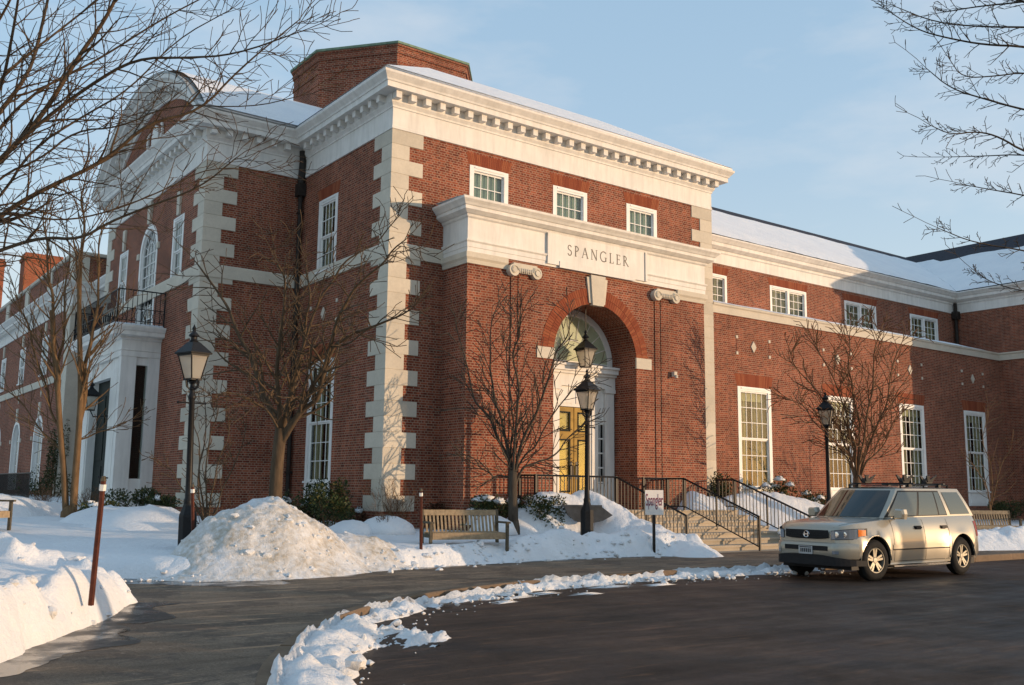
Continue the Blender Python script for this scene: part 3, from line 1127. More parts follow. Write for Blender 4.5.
def window(parent, xf, u0, u1, z0, z1, cols=4, rows=3, sashes=2, rec=0.09, panel=0.0, pane_backing='curtain', double=False, casing=0.10, proud=0.0, sill=True, gap=.2):
    m = MB(xf)
    n0, n1 = -rec, 0.012 + proud
    e = 0.004
    zb = z0 + panel
    # casing, a little proud of the wall
    m.box(u0 - e, u0 + casing, n0, n1, z0, z1)
    m.box(u1 - casing, u1 + e, n0, n1, z0, z1)
    m.box(u0 + casing, u1 - casing, n0, n1, z1 - casing, z1 + e)
    m.box(u0 + casing + .02, u1 - casing - .02, n1 - 0.01, n1 + 0.02, z1 - casing * .55, z1 - casing * .2)
    if panel:
        m.box(u0 + casing, u1 - casing, n0 + 0.02, n1 - 0.045, z0, zb)
        m.box(u0 + casing + .12, u1 - casing - .12, n0 + 0.03, n1 - 0.03, z0 + .1, zb - .1)
    if sill:
        m.box(u0 - 0.03, u1 + 0.03, -0.03, n1 + 0.05, zb - 0.06, zb - 0.001)
    gz0, gz1 = zb, z1 - casing
    units = [(u0 + casing, u1 - casing)]
    if double:
        uc = (u0 + u1) / 2
        m.box(uc - .06, uc + .06, n0, n1 - .004, gz0, gz1)
        units = [(u0 + casing, uc - .06), (uc + .06, u1 - casing)]
    sw = 0.045
    fr = m.build('window', M['sash'], parent)
    mu = MB(xf)
    gl = MB(xf)
    for a, b in units:
        for sI in range(sashes):
            za = gz0 + (gz1 - gz0) * sI / sashes
            zc = gz0 + (gz1 - gz0) * (sI + 1) / sashes
            nn = n0 + (0.035 if sI else 0.0)
            mu.box(a, a + sw, nn, nn + .035, za, zc)
            mu.box(b - sw, b, nn, nn + .035, za, zc)
            mu.box(a + sw, b - sw, nn, nn + .035, za, za + sw)
            mu.box(a + sw, b - sw, nn, nn + .035, zc - sw, zc)
            for c in range(1, cols):
                uu = a + sw + (b - a - 2 * sw) * c / cols
                mu.box(uu - .011, uu + .011, nn + .006, nn + .03, za + sw, zc - sw)
            for r in range(1, rows):
                zz = za + sw + (zc - za - 2 * sw) * r / rows
                mu.box(a + sw, b - sw, nn + .008, nn + .027, zz - .011, zz + .011)
            gl.box(a + sw * .5, b - sw * .5, nn + .014, nn + .018, za + sw * .5, zc - sw * .5)
    mu.build('sash', M['sash'], fr)
    gl.build('pane', M['glass'], fr)
    if pane_backing == 'curtain':
        c = MB(xf)
        N = 40
        uu0, uu1 = u0 + casing * .6, u1 - casing * .6
        top, bot = gz1 + .03, gz0 - .02
        for half in ((0, .5 - gap / 2), (.5 + gap / 2, 1)) if not double else ((0, .3), (.36, .64), (.7, 1)):
            pr = None
            for i in range(N + 1):
                f = half[0] + (half[1] - half[0]) * i / N
                u = uu0 + (uu1 - uu0) * f
                nn = n0 - 0.12 + 0.035 * sin(f * 70 + u0) + .015 * sin(f * 173)
                if pr:
                    c.quad((pr[0], pr[1], bot), (u, nn, bot), (u, nn, top), (pr[0], pr[1], top))
                pr = (u, nn)
        c.box(uu0, uu1, n0 - .07, n0 - .066, gz1 - (gz1 - gz0) * .10, gz1 + .03)
        c.build('curtain', M['curtain'], fr)
    elif pane_backing == 'blind':
        c = MB(xf)
        c.box(u0 + casing * .6, u1 - casing * .6, n0 - .065, n0 - .06, gz0 - .03, gz1 + .03)
        c.build('blind', M['blind'], fr)
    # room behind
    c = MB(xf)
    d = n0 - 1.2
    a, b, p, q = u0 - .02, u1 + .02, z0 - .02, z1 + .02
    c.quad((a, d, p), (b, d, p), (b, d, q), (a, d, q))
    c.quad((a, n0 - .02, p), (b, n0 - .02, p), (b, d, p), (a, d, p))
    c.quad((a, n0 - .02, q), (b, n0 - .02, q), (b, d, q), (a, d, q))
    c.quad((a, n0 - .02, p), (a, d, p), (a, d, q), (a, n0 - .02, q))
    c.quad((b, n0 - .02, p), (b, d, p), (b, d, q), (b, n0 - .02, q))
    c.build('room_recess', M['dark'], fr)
    return fr


ZB, ZF = -1.25, 10.16
B = thing('brick_building', 'large red brick building with white cornice, stone quoins and arched entrance', 'building')

# --- walls
wins_front = [(3.18, 1.34), (6.20, 1.34), (9.20, 1.34)]
wall('wall', FY(0), 0, 12.45, ZB, ZF, [(c - w_ / 2, c + w_ / 2, 8.2, 9.68) for c, w_ in wins_front], parent=B)
LW = (2.95, 4.62)
wall('wall', FX(0), 0, 5.67, ZB, ZF, [(3.13, 4.38, 6.95, 9.14), (LW[0], LW[1], 0.28, 4.25)], parent=B)
wall('wall', FY(5.67), -3.05, 0, ZB, ZF, parent=B)
PC = 11.04
wall('wall', FX(-3.05), 5.67, 16.4, ZB, ZF, [(7.47, 8.50, 6.85, 8.95), (13.55, 14.6, 6.85, 8.95)], arches=[(PC, 0.98, 5.7, 8.35)], parent=B)
wall('wall', lambda u, n, z: (u, 16.4 + n, z), -3.05, 12, ZB, ZF, parent=B)
wall('wall', lambda u, n, z: (12.45 + n, u, z), 0.0, 16.4, 6.0, ZF, parent=B)
RW = [(13.70, 15.44), (18.53, 20.27), (23.36, 25.10), (28.19, 29.93)]
wall('wall', FY(0.05), 12.45, 31.4, ZB, 6.64, [(a, b, 0.16, 4.2) for a, b in RW], parent=B)
UW = [(13.25, 15.5), (18.0, 20.25), (22.8, 25.05), (27.65, 29.9)]
wall('wall', FY(2.0), 12.45, 31.4, 6.3, 9.03, [(a, b, 7.2, 8.62) for a, b in UW], parent=B)
wall('wall', FX(31.4), -7.7, 2.0, ZB, 9.03, parent=B)
wall('wall', FY(-7.7), 31.4, 48, ZB, 9.03, parent=B)
# plinth course
_pp = [(0, -1.25), (.052, -1.25), (.052, -0.02), (0, 0.02)]
for pth in ([(12.45, 0.0), (10.77, 0.0)], [(1.68, 0.0), (0, 0), (0, 5.67), (-3.05, 5.67), (-3.05, 8.95)], [(10.76, 0), (10.76, -1.18), (7.80, -1.18)], [(4.6, -1.18), (1.7, -1.18), (1.7, 0)]):
    MB().sweep(pth, _pp).build('plinth', M['brick'], B)

# --- quoins
QH = 0.40640


def quoin(cx, cy, sx, sy, z0, nrow, la=0.95, sa=0.52, first_long=True, lb=None, sb=None):
    """corner at cx,cy; building lies towards +sx,+sy"""
    m = MB()
    e = 0.028
    lb = lb or la; sb = sb or sa
    for k in range(nrow):
        lng = (k % 2 == 0) == first_long
        a = la if lng else sa
        b = lb if lng else sb
        z = z0 + k * QH
        P = [(-e, -e), (a, -e), (a, .02), (.02, .02), (.02, b), (-e, b)]
        P = [(cx + sx * p[0], cy + sy * p[1]) for p in P]
        m.prism(P, z + 0.006, z + QH - 0.006)
    # joint backing
    P = [(-e + .012, -e + .012), (sa - .01, -e + .012), (sa - .01, .02), (.02, .02), (.02, sb - .01), (-e + .012, sb - .01)]
    m.prism([(cx + sx * p[0], cy + sy * p[1]) for p in P], z0 + .001, z0 + nrow * QH - .002)
    return m.build('quoin_strip', M['stone'], B)


quoin(0, 0, 1, 1, 0, 25)
quoin(-3.05, 5.67, 1, 1, 0, 25)
quoin(-3.05, 16.4, 1, -1, 0, 25)
# right edge of the tall block: plain strip below, alternating blocks above
m = MB()
for k in range(25):
    z = k * QH
    a = 0.55 if (z < 7.6 or k % 2) else 0.95
    m.box(12.45 - a, 12.478, -0.028, 0.04, z + .006, z + QH - .006)
m.box(12.45 - .54, 12.466, -0.016, 0.03, 0, 25 * QH)
m.build('quoin_strip', M['stone'], B)

# --- string courses
m = MB()
m.sweep([(-3.05, 7.0), (-3.05, 5.67), (0, 5.67), (0, 0), (1.69, 0)][::-1], [(0, 6.66), (.05, 6.66), (.05, 7.0), (.03, 7.05), (0, 7.06)])
m.sweep([(-3.05, 16.4), (-3.05, 7.0)][::1][::-1] if False else [(-3.05, 7.0), (-3.05, 16.4)], [(0, 6.66), (.05, 6.66), (.05, 7.0), (.03, 7.05), (0, 7.06)])
m.build('string_course', M['stone'], B)
m = MB()
m.sweep([(31.4, -7.7), (31.4, 0.05), (12.48, 0.05)], [(0, 6.62), (.06, 6.62), (.06, 6.86), (.10, 6.90), (.10, 6.96), (0, 6.98)])
m.build('coping', M['stone'], B)
m = MB().quad((12.46, 0.05, 6.96), (31.4, 0.05, 6.96), (31.4, 2.0, 7.12), (12.46, 2.0, 7.12))
m.build('ledge_roof', M['lead'], B)

# --- main entablature and cornice
PATHM = [(12.45, 4.5), (12.45, 0), (0, 0), (0, 5.67), (-3.05, 5.67), (-3.05, 16.4), (6.0, 16.4)]
FR = [(-.02, ZF), (.045, ZF), (.045, 10.24), (.03, 10.25), (.03, 10.74), (.06, 10.75), (.06, 10.80), (.12, 10.88), (.12, 11.12), (-.02, 11.12)]
m = MB().sweep(PATHM, FR)
m.build('frieze', M['white'], B)
CO = [(-.02, 11.121), (.44, 11.121), (.44, 11.27), (.47, 11.28), (.49, 11.33), (.55, 11.40), (.60, 11.46), (.61, 11.52), (-.02, 11.52)]
m = MB().sweep(PATHM, CO)
cor = m.build('cornice', M['white'], B)
m = MB()
sp = 0.462


def dentils(m, a, b, out, y_or_x, plane, z0=10.93, z1=11.115, wd=0.17, sp=0.462, dep=.30):
    k = int(abs(b - a) / sp)
    off = (abs(b - a) - (k - 1) * sp) / 2
    for i in range(k):
        c = min(a, b) + off + i * sp
        if plane == 'y':
            m.box(c - wd / 2, c + wd / 2, y_or_x - dep - .02, y_or_x - .11, z0, z1)
        else:
            m.box(y_or_x - dep - .02, y_or_x - .11, c - wd / 2, c + wd / 2, z0, z1)


dentils(m, -.25, 12.7, 0, 0, 'y')
dentils(m, -.25 + .2, 5.3, 0, 0, 'x')
dentils(m, -3.3, -.35, 0, 5.67, 'y')
dentils(m, 5.6, 16.6, 0, -3.05, 'x')
m.build('dentil_row', M['white'], cor)

# --- roof of the tall block: truncated hip with bare shingle and snow
EV, T, KP = 11.52, 3.3, 0.60


def hip(m, x0, x1, y0, y1, z, t_, k, dz=0.0, inset=0.0, skip=()):
    a = [(x0 + inset, y0 + inset), (x1 - inset, y0 + inset), (x1 - inset, y1), (x0 + inset, y1)]
    b = [(x0 + t_, y0 + t_), (x1 - t_, y0 + t_), (x1 - t_, y1), (x0 + t_, y1)]
    zi = z + inset * k + dz
    zt = z + t_ * k + dz
    for i, j in ((0, 1), (1, 2), (3, 0)):
        m.quad((*a[i], zi), (*a[j], zi), (*b[j], zt), (*b[i], zt))
    m.quad((*b[0], zt), (*b[1], zt), (*b[2], zt), (*b[3], zt))


m = MB()
hip(m, -.58, 13.03, -.58, 16.5, EV - .01, T, KP)
m.build('roof', M['shingle'], B)
# barrel roof and segmental pediment on the west pavilion
HS = 2.6
HW = 5.97
RR = (HW ** 2 + HS ** 2) / (2 * HS)
ZC = 11.52 + HS - RR
AM = math.asin(HW / RR)


def arc_pts(r, n=40, am=AM):
    return [(PC + r * sin(-am + 2 * am * i / n), ZC + r * cos(-am + 2 * am * i / n)) for i in range(n + 1)]


def arc_band(m, r0, r1, x0, x1, n=40, am=AM):
    A, Bq = arc_pts(r0, n, am), arc_pts(r1, n, am)
    for i in range(n):
        P = []
        for x in (x0, x1):
            P += [(x, A[i][0], A[i][1]), (x, A[i + 1][0], A[i + 1][1]), (x, Bq[i + 1][0], Bq[i + 1][1]), (x, Bq[i][0], Bq[i][1])]
        m.add(P, [(0, 1, 2, 3), (4, 5, 6, 7), (0, 1, 5, 4), (3, 2, 6, 7)] + ([(0, 3, 7, 4)] if i == 0 else []) + ([(1, 2, 6, 5)] if i == n - 1 else []))


m = MB()
arc_band(m, RR - .02, RR + .05, -3.68, 6.5)
m.build('barrel_roof', M['lead'], B)
m = MB()
arc_band(m, RR - .70, RR - .36, -3.12, -2.9)
arc_band(m, RR - .36, RR - .16, -3.50, -2.9)
arc_band(m, RR - .16, RR - .021, -3.66, -2.9)
ped = m.build('pediment', M['white'], B)
m = MB()
for i in range(29):
    a = -AM * .93 + 2 * AM * .93 * i / 28
    r0, r1 = RR - .52, RR - .365
    w_ = .085
    y_, z_ = sin(a), cos(a)
    P = []
    for x in (-3.36, -3.13):
        for r, s_ in ((r0, -w_), (r0, w_), (r1, w_), (r1, -w_)):
            P.append((x, PC + y_ * r + z_ * s_, ZC + z_ * r - y_ * s_))
    m.add(P, [(0, 1, 2, 3), (4, 5, 6, 7), (0, 1, 5, 4), (1, 2, 6, 5), (2, 3, 7, 6), (3, 0, 4, 7)])
m.build('dentil_row', M['white'], ped)
m = MB(FX(-3.05))
pp = arc_pts(RR - .5)
m.add([(p[0], 0, p[1]) for p in pp if p[1] > 11.4], [tuple(range(len([p for p in pp if p[1] > 11.4])))])
m.build('tympanum', M['brick'], B)
m = MB(FX(-3.05))
for a in range(24):
    an = 2 * pi * a / 24
    m.add([(PC, .10, 12.35), (PC + .36 * cos(an), .07, 12.35 + .48 * sin(an)), (PC + .36 * cos(an + pi / 12), .07, 12.35 + .48 * sin(an + pi / 12)),
           (PC + .36 * cos(an), 0, 12.35 + .48 * sin(an)), (PC + .36 * cos(an + pi / 12), 0, 12.35 + .48 * sin(an + pi / 12))], [(0, 1, 2), (1, 3, 4, 2)])
for sgn in (-1, 1):
    pts = [(PC + sgn * (0.25 + .55 * sin(t_ * 1.5)), .05, 11.85 + .55 * t_ + .1 * sin(6 * t_)) for t_ in [i / 8 * 1.6 for i in range(9)]]
    m.tube(pts, [.09 - .006 * i for i in range(9)], 6)
m.build('cartouche', M['white'], B)

# roof drum (chamfered brick lantern)
DX0, DX1, DY0, DY1, CH, CY = 1.57, 8.1, 6.0, 12.7, 1.85, 2.30
oct_ = [(DX0 + CH, DY0), (DX1 - CH, DY0), (DX1, DY0 + CY), (DX1, DY1 - CY), (DX1 - CH, DY1), (DX0 + CH, DY1), (DX0, DY1 - CY), (DX0, DY0 + CY)]
OC = Vector(((DX0 + DX1) / 2, (DY0 + DY1) / 2))


def oscale(k):
    return [((p[0] - OC.x) * k + OC.x, (p[1] - OC.y) * k + OC.y) for p in oct_]


m = MB().prism(oct_, 12.5, 15.55)
dr = m.build('rooftop_drum', M['brick'], B)
m = MB()
m.prism(oscale(1.012), 15.02, 15.16)
m.prism(oscale(1.016), 15.50, 15.72)
m.prism(oscale(1.030), 15.721, 15.80)
m.build('brick_corbel', M['brick'], dr)
m = MB().prism(oscale(1.045), 15.801, 15.88)
m.build('coping', M['copper'], dr)

# --- downpipes
m = MB()
m.tube([(-.17, 5.42, 11.0), (-.13, 5.45, 10.7), (-.12, 5.5, 10.1), (-.12, 5.52, 9.4)], [.09, .10, .12, .075], 10)
m.tube([(-.12, 5.52, 9.5), (-.12, 5.52, -0.6)], .065, 10)
m.box(-.26, -.02, 5.36, 5.64, 9.55, 9.95)
for z in (1, 3, 5, 7, 9):
    m.box(-.2, -.03, 5.44, 5.6, z, z + .06)
m.build('downpipe', M['pipe'], B)
m = MB()
m.tube([(31.25, 1.85, 9.5), (31.25, 1.85, 7.0)], .075, 10)
m.box(31.1, 31.39, 1.7, 1.99, 8.75, 9.1)
m.build('downpipe', M['pipe'], B)

# --- front windows
for c, w_ in wins_front:
    window(B, FY(0), c - w_ / 2, c + w_ / 2, 8.2, 9.68, cols=4, rows=2, sashes=1, panel=.42, pane_backing='blind', casing=.14)
window(B, FX(0), 3.13, 4.38, 6.95, 9.14, cols=4, rows=2, sashes=2, casing=.15, pane_backing='curtain')
window(B, FX(0), LW[0], LW[1], 0.28, 4.25, cols=4, rows=3, sashes=2, panel=.5, casing=.15, pane_backing='curtain')
for (a, b), gp in zip(RW, (.16, .72, .3, .3)):
    window(B, FY(.05), a, b, 0.16, 4.2, cols=5, rows=3, sashes=2, panel=.62, casing=.15, pane_backing='curtain', gap=gp)
for a, b in UW:
    window(B, FY(2.0), a, b, 7.2, 8.62, cols=3, rows=3, sashes=1, panel=.30, casing=.11, pane_backing='curtain', double=True)
window(B, FX(-3.05), 7.47, 8.50, 6.85, 8.95, cols=3, rows=2, sashes=2, casing=.13, sill=False)
window(B, FX(-3.05), 13.55, 14.6, 6.85, 8.95, cols=3, rows=2, sashes=2, casing=.13, sill=False)


def arched_window(parent, xf, uc, r, z0, zs, cols=4, rows=7, mat='sash', rec=.1, glass=True, bars=7):
    m = MB(xf)
    N = 28
    cs = .15
    for ra, rb, na, nb in ((r - cs, r + .004, -rec, .015), (r - cs - .06, r - cs, -rec - .01, -rec + .05)):
        for i in range(N):
            a0, a1 = pi * i / N, pi * (i + 1) / N
            P = []
            for n_ in (na, nb):
                for rr_, aa in ((ra, a0), (ra, a1), (rb, a1), (rb, a0)):
                    P.append((uc - rr_ * cos(aa), n_, zs + rr_ * sin(aa)))
            m.add(P, [(0, 1, 2, 3), (4, 5, 6, 7), (0, 1, 5, 4), (3, 2, 6, 7)])
        for sgn in (-1, 1):
            m.box(uc + sgn * ra, uc + sgn * rb, na, nb, z0, zs)
    fr = m.build('window', M[mat], parent)
    m = MB(xf)
    ri = r - cs - .05
    for c in range(1, cols):
        u = -ri + 2 * ri * c / cols
        m.box(uc + u - .014, uc + u + .014, -rec, -rec + .03, z0, zs + sqrt(max(0, ri * ri - u * u)) * (.5 if True else 1))
    for k in range(1, rows + 1):
        z = z0 + (zs - z0) * k / rows
        m.box(uc - ri, uc + ri, -rec + .002, -rec + .028, z - .014, z + .014)
    for k in range(1, bars):
        a = pi * k / bars
        m.tube([(uc - .45 * ri * cos(a), -rec + .015, zs + .45 * ri * sin(a)), (uc - ri * cos(a), -rec + .015, zs + ri * sin(a))], .014, 4)
    pr = [(uc - .47 * ri * cos(pi * i / 16), -rec + .015, zs + .47 * ri * sin(pi * i / 16)) for i in range(17)]
    m.tube(pr, .014, 4)
    m.build('sash', M[mat], fr)
    m = MB(xf)
    pts = [(uc + ri, z0), (uc + ri, zs)] + [(uc + ri * cos(pi * i / 24), zs + ri * sin(pi * i / 24)) for i in range(1, 24)] + [(uc - ri, zs), (uc - ri, z0)]
    m.prism_uz(pts, -rec + .004, -rec + .01)
    m.build('pane', M['glass'], fr)
    m = MB(xf)
    m.quad((uc - r - .05, -rec - .5, z0 - .05), (uc + r + .05, -rec - .5, z0 - .05), (uc + r + .05, -rec - .5, zs + r + .05), (uc - r - .05, -rec - .5, zs + r + .05))
    m.build('room_recess', M['dark'], fr)
    return fr


arched_window(B, FX(-3.05), PC, .98, 5.7, 8.35)
for c, z0_, z1_, w0_, w1_, d_ in ((7.98, 8.99, 9.75, .11, .16, .07), (14.07, 8.99, 9.75, .11, .16, .07), (PC, 9.36, 10.1, .12, .18, .09)):
    m = MB(FX(-3.05))
    m.prism_uz([(c - w0_, z0_), (c + w0_, z0_), (c + w1_, z1_), (c - w1_, z1_)], -.01, d_)
    m.build('keystone', M['stone'], B)
for sgn in (-1, 1):
    MB(FX(-3.05)).box(PC + sgn * 1.0, PC + sgn * 1.22, -.01, .06, 8.3, 8.5).build('impost_block', M['stone'], B)

# brick flat arches (soldier courses) above windows
m = MB(FY(0))


def soldier(m, a, b, z0, h=.34, n=.006):
    k = int((b - a + .3) / .0677)
    for i in range(k):
        f0, f1 = i / k, (i + 1) / k
        lo0, lo1 = a - .04 + (b - a + .08) * f0, a - .04 + (b - a + .08) * f1
        hi0, hi1 = a - .14 + (b - a + .28) * f0, a - .14 + (b - a + .28) * f1
        m.prism_uz([(lo0 + .004, z0), (lo1 - .004, z0), (hi1 - .004, z0 + h), (hi0 + .004, z0 + h)], -.01, n)


for xf_, a_, b_, z_, h_ in [(FY(0), c - w_ / 2, c + w_ / 2, 9.69, .34) for c, w_ in wins_front] + [(FY(.05), a, b, 4.21, .42) for a, b in RW] + [(FX(0), 3.13, 4.38, 9.15, .34), (FX(0), LW[0], LW[1], 4.26, .42)] + [(FY(2.0), a, b, 8.63, .30) for a, b in UW]:
    m = MB(xf_)
    soldier(m, a_, b_, z_, h_)
    m.build('brick_flat_arch', M['voussoir'], B)

# inlaid stone diamonds and corner dots
for xf, c in [(FY(.05), (a + b) / 2) for a, b in RW] + [(FX(0), 3.79)]:
    z = 5.62
    m = MB(xf)
    for (a, b, p, q) in ((c - .80, c + .80, z + .25, z + .29), (c - .80, c + .80, z - .29, z - .25), (c - .88, c - .84, z - .22, z + .22), (c + .84, c + .88, z - .22, z + .22)):
        m.box(a, b, -.01, .012, p, q)
    pb = m.build('brick_panel_border', M['brick'], B)
    MB(xf).prism_uz([(c, z - .20), (c + .14, z), (c, z + .20), (c - .14, z)], -.01, .035).build('stone_diamond', M['stone'], pb)
    for sx in (-1, 1):
        for sz in (-1, 1):
            MB(xf).box(c + sx * .86 - .05, c + sx * .86 + .05, -.01, .03, z + sz * .28 - .05, z + sz * .28 + .05).build('stone_dot', M['stone'], pb)

# --- right wing entablature, cornice, roofs
PR = [(31.4, -7.7), (31.4, 2.0), (12.47, 2.0)]
m = MB().sweep([(48, -7.7), (31.4, -7.7), (31.4, 2.0), (12.47, 2.0)], [(-.02, 9.03), (.03, 9.03), (.03, 9.42), (.07, 9.46), (.07, 9.55), (-.02, 9.55)])
m.build('frieze', M['white'], B)
m = MB().sweep([(48, -7.7), (31.4, -7.7), (31.4, 2.0), (12.47, 2.0)], [(-.02, 9.551), (.12, 9.551), (.26, 9.64), (.26, 9.76), (.30, 9.78), (.36, 9.86), (.42, 9.92), (.42, 9.97), (-.02, 9.97)])
m.build('cornice', M['white'], B)
RT_ = 6.4
k6 = .6
m = MB()
m.quad((12.47, 1.6, 9.965), (31.0, 1.6, 9.965), (31.0 + RT_, 1.6 + RT_, 9.965 + k6 * RT_), (12.47, 1.6 + RT_, 9.965 + k6 * RT_))
m.quad((31.0, -8.1, 9.965), (31.0, 1.6, 9.965), (31.0 + RT_, 1.6 + RT_, 9.965 + k6 * RT_), (31.0 + RT_, -8.1 + RT_, 9.965 + k6 * RT_))
m.quad((31.0, -8.1, 9.965), (48, -8.1, 9.965), (48, -8.1 + RT_, 9.965 + k6 * RT_), (31.0 + RT_, -8.1 + RT_, 9.965 + k6 * RT_))
m.quad((12.47, 1.6 + RT_, 9.965 + k6 * RT_), (31.0 + RT_, 1.6 + RT_, 9.965 + k6 * RT_), (31.0 + RT_, 16, 9.965 + k6 * RT_ - 1), (12.47, 16, 9.965 + k6 * RT_ - 1))
m.build('roof', M['shingle'], B)

# --- front portal
D = 1.18
PX0, PX1, PCX = 1.70, 10.75, 6.21
ZS, AR = 4.35, 1.58
m_portal = wall('portal_wall', FY(-D), PX0, PX1, ZB, 6.9, arches=[(PCX, AR, 0.05, ZS)], reveal=1.12, parent=B)
wall('portal_wall', FX(PX0), -D, 0, ZB, 6.9, parent=B)
wall('portal_wall', lambda u, n, z: (PX1 + n, u, z), -D, 0, ZB, 6.9, parent=B)
# brick arch ring
m = MB(FY(-D))
for r0, r1, nb in ((AR + .002, AR + .225, 62), (AR + .235, AR + .46, 72)):
    for i in range(nb):
        a0, a1 = pi * (i + .06) / nb, pi * (i + .94) / nb
        m.prism_uz([(PCX - r0 * cos(a0), ZS + r0 * sin(a0)), (PCX - r1 * cos(a0), ZS + r1 * sin(a0)), (PCX - r1 * cos(a1), ZS + r1 * sin(a1)), (PCX - r0 * cos(a1), ZS + r0 * sin(a1))], -.01, .012)
arch = m.build('arch_ring', M['voussoir'], B)
m = MB(FY(-D))
m.prism_uz([(PCX - .21, 5.88), (PCX + .21, 5.88), (PCX + .28, 6.76), (PCX - .28, 6.76)], -.05, .10)
m.prism_uz([(PCX - .30, 5.94), (PCX - .215, 5.94), (PCX - .285, 6.70), (PCX - .40, 6.70)], -.02, .05)
m.prism_uz([(PCX + .215, 5.94), (PCX + .30, 5.94), (PCX + .40, 6.70), (PCX + .285, 6.70)], -.02, .05)
m.build('keystone', M['stone'], B)
for sgn in (-1, 1):
    m = MB(FY(-D))
    m.box(PCX + sgn * (AR - .02), PCX + sgn * (AR + .60), -.02, .03, ZS - .16, ZS + .16)
    m.build('impost_block', M['stone'], B)
# brick pilasters with ionic capitals
for c in (3.52, 8.95):
    m = MB(FY(-D))
    m.box(c - .40, c + .40, -.01, .030, -1.2, 6.42)
    m.box(c - .17, c + .17, .02, .052, -1.2, 6.42)
    pl = m.build('pilaster', M['brick'], B)
    m = MB(FY(-D))
    m.box(c - .40, c + .40, -.01, .14, 6.60, 6.70)
    m.box(c - .34, c + .34, -.01, .15, 6.43, 6.599)
    for sgn in (-1, 1):
        for k in range(24):
            pass
        vs = []
        N = 20
        cx_, cz_ = c + sgn * .39, 6.49
        rim = [(cx_ + .165 * cos(2 * pi * i / N), cz_ + .165 * sin(2 * pi * i / N)) for i in range(N)]
        m.prism_uz(rim, -.01, .17)
        rim = [(cx_ + .075 * cos(2 * pi * i / N), cz_ + .075 * sin(2 * pi * i / N)) for i in range(N)]
        m.prism_uz(rim, .17, .20)
        sw = [(cx_ + sgn * -(.135 - .007 * i) * cos(i * .55), .18, cz_ + (.135 - .007 * i) * sin(i * .55)) for i in range(14)]
        m.tube(sw, .018, 5)
    for k in range(7):
        u = c - .21 + .07 * k
        m.lathe([(.001, -.07), (.028, -.04), (.032, 0), (.02, .05), (.001, .07)], 8, (u, .16, 6.50))
    m.build('capital', M['stone'], pl)
# entablature of the portal
PP = [(PX1, 0), (PX1, -D), (PX0, -D), (PX0, 0)]
m = MB().sweep(PP, [(-.05, 6.80), (.04, 6.80), (.04, 6.93), (.055, 6.94), (.055, 7.06), (.09, 7.10), (.09, 7.13), (.03, 7.14), (.03, 7.72), (.08, 7.76), (.10, 7.82), (-.05, 7.82)])
ent = m.build('portal_entablature', M['white'], B)
m = MB().sweep(PP, [(-.05, 7.821), (.14, 7.821), (.26, 7.90), (.26, 7.99), (.29, 8.0), (.33, 8.06), (.40, 8.13), (.41, 8.19), (-.05, 8.24)])
m.build('portal_cornice', M['white'], B)
# stone bed moulding that stops at the capitals
m = MB()
prm = [(-.02, 6.50), (.03, 6.50), (.05, 6.60), (.09, 6.66), (.09, 6.799), (-.02, 6.799)]
m.sweep([(2.98, -D), (PX0, -D), (PX0, 0)], prm)
m.build('bed_moulding', M['stone'], B)
MB().sweep([(PX1, 0), (PX1, -D), (9.49, -D)], prm).build('bed_moulding', M['stone'], B)
# name panel
m = MB(FY(-D))
m.box(4.33, 8.06, .02, .10, 6.86, 7.75)
m.box(4.75, 7.66, .09, .12, 6.80, 6.99)
m.box(8.075, 8.15, .02, .13, 6.86, 7.75)
m.build('name_panel', M['white'], B)


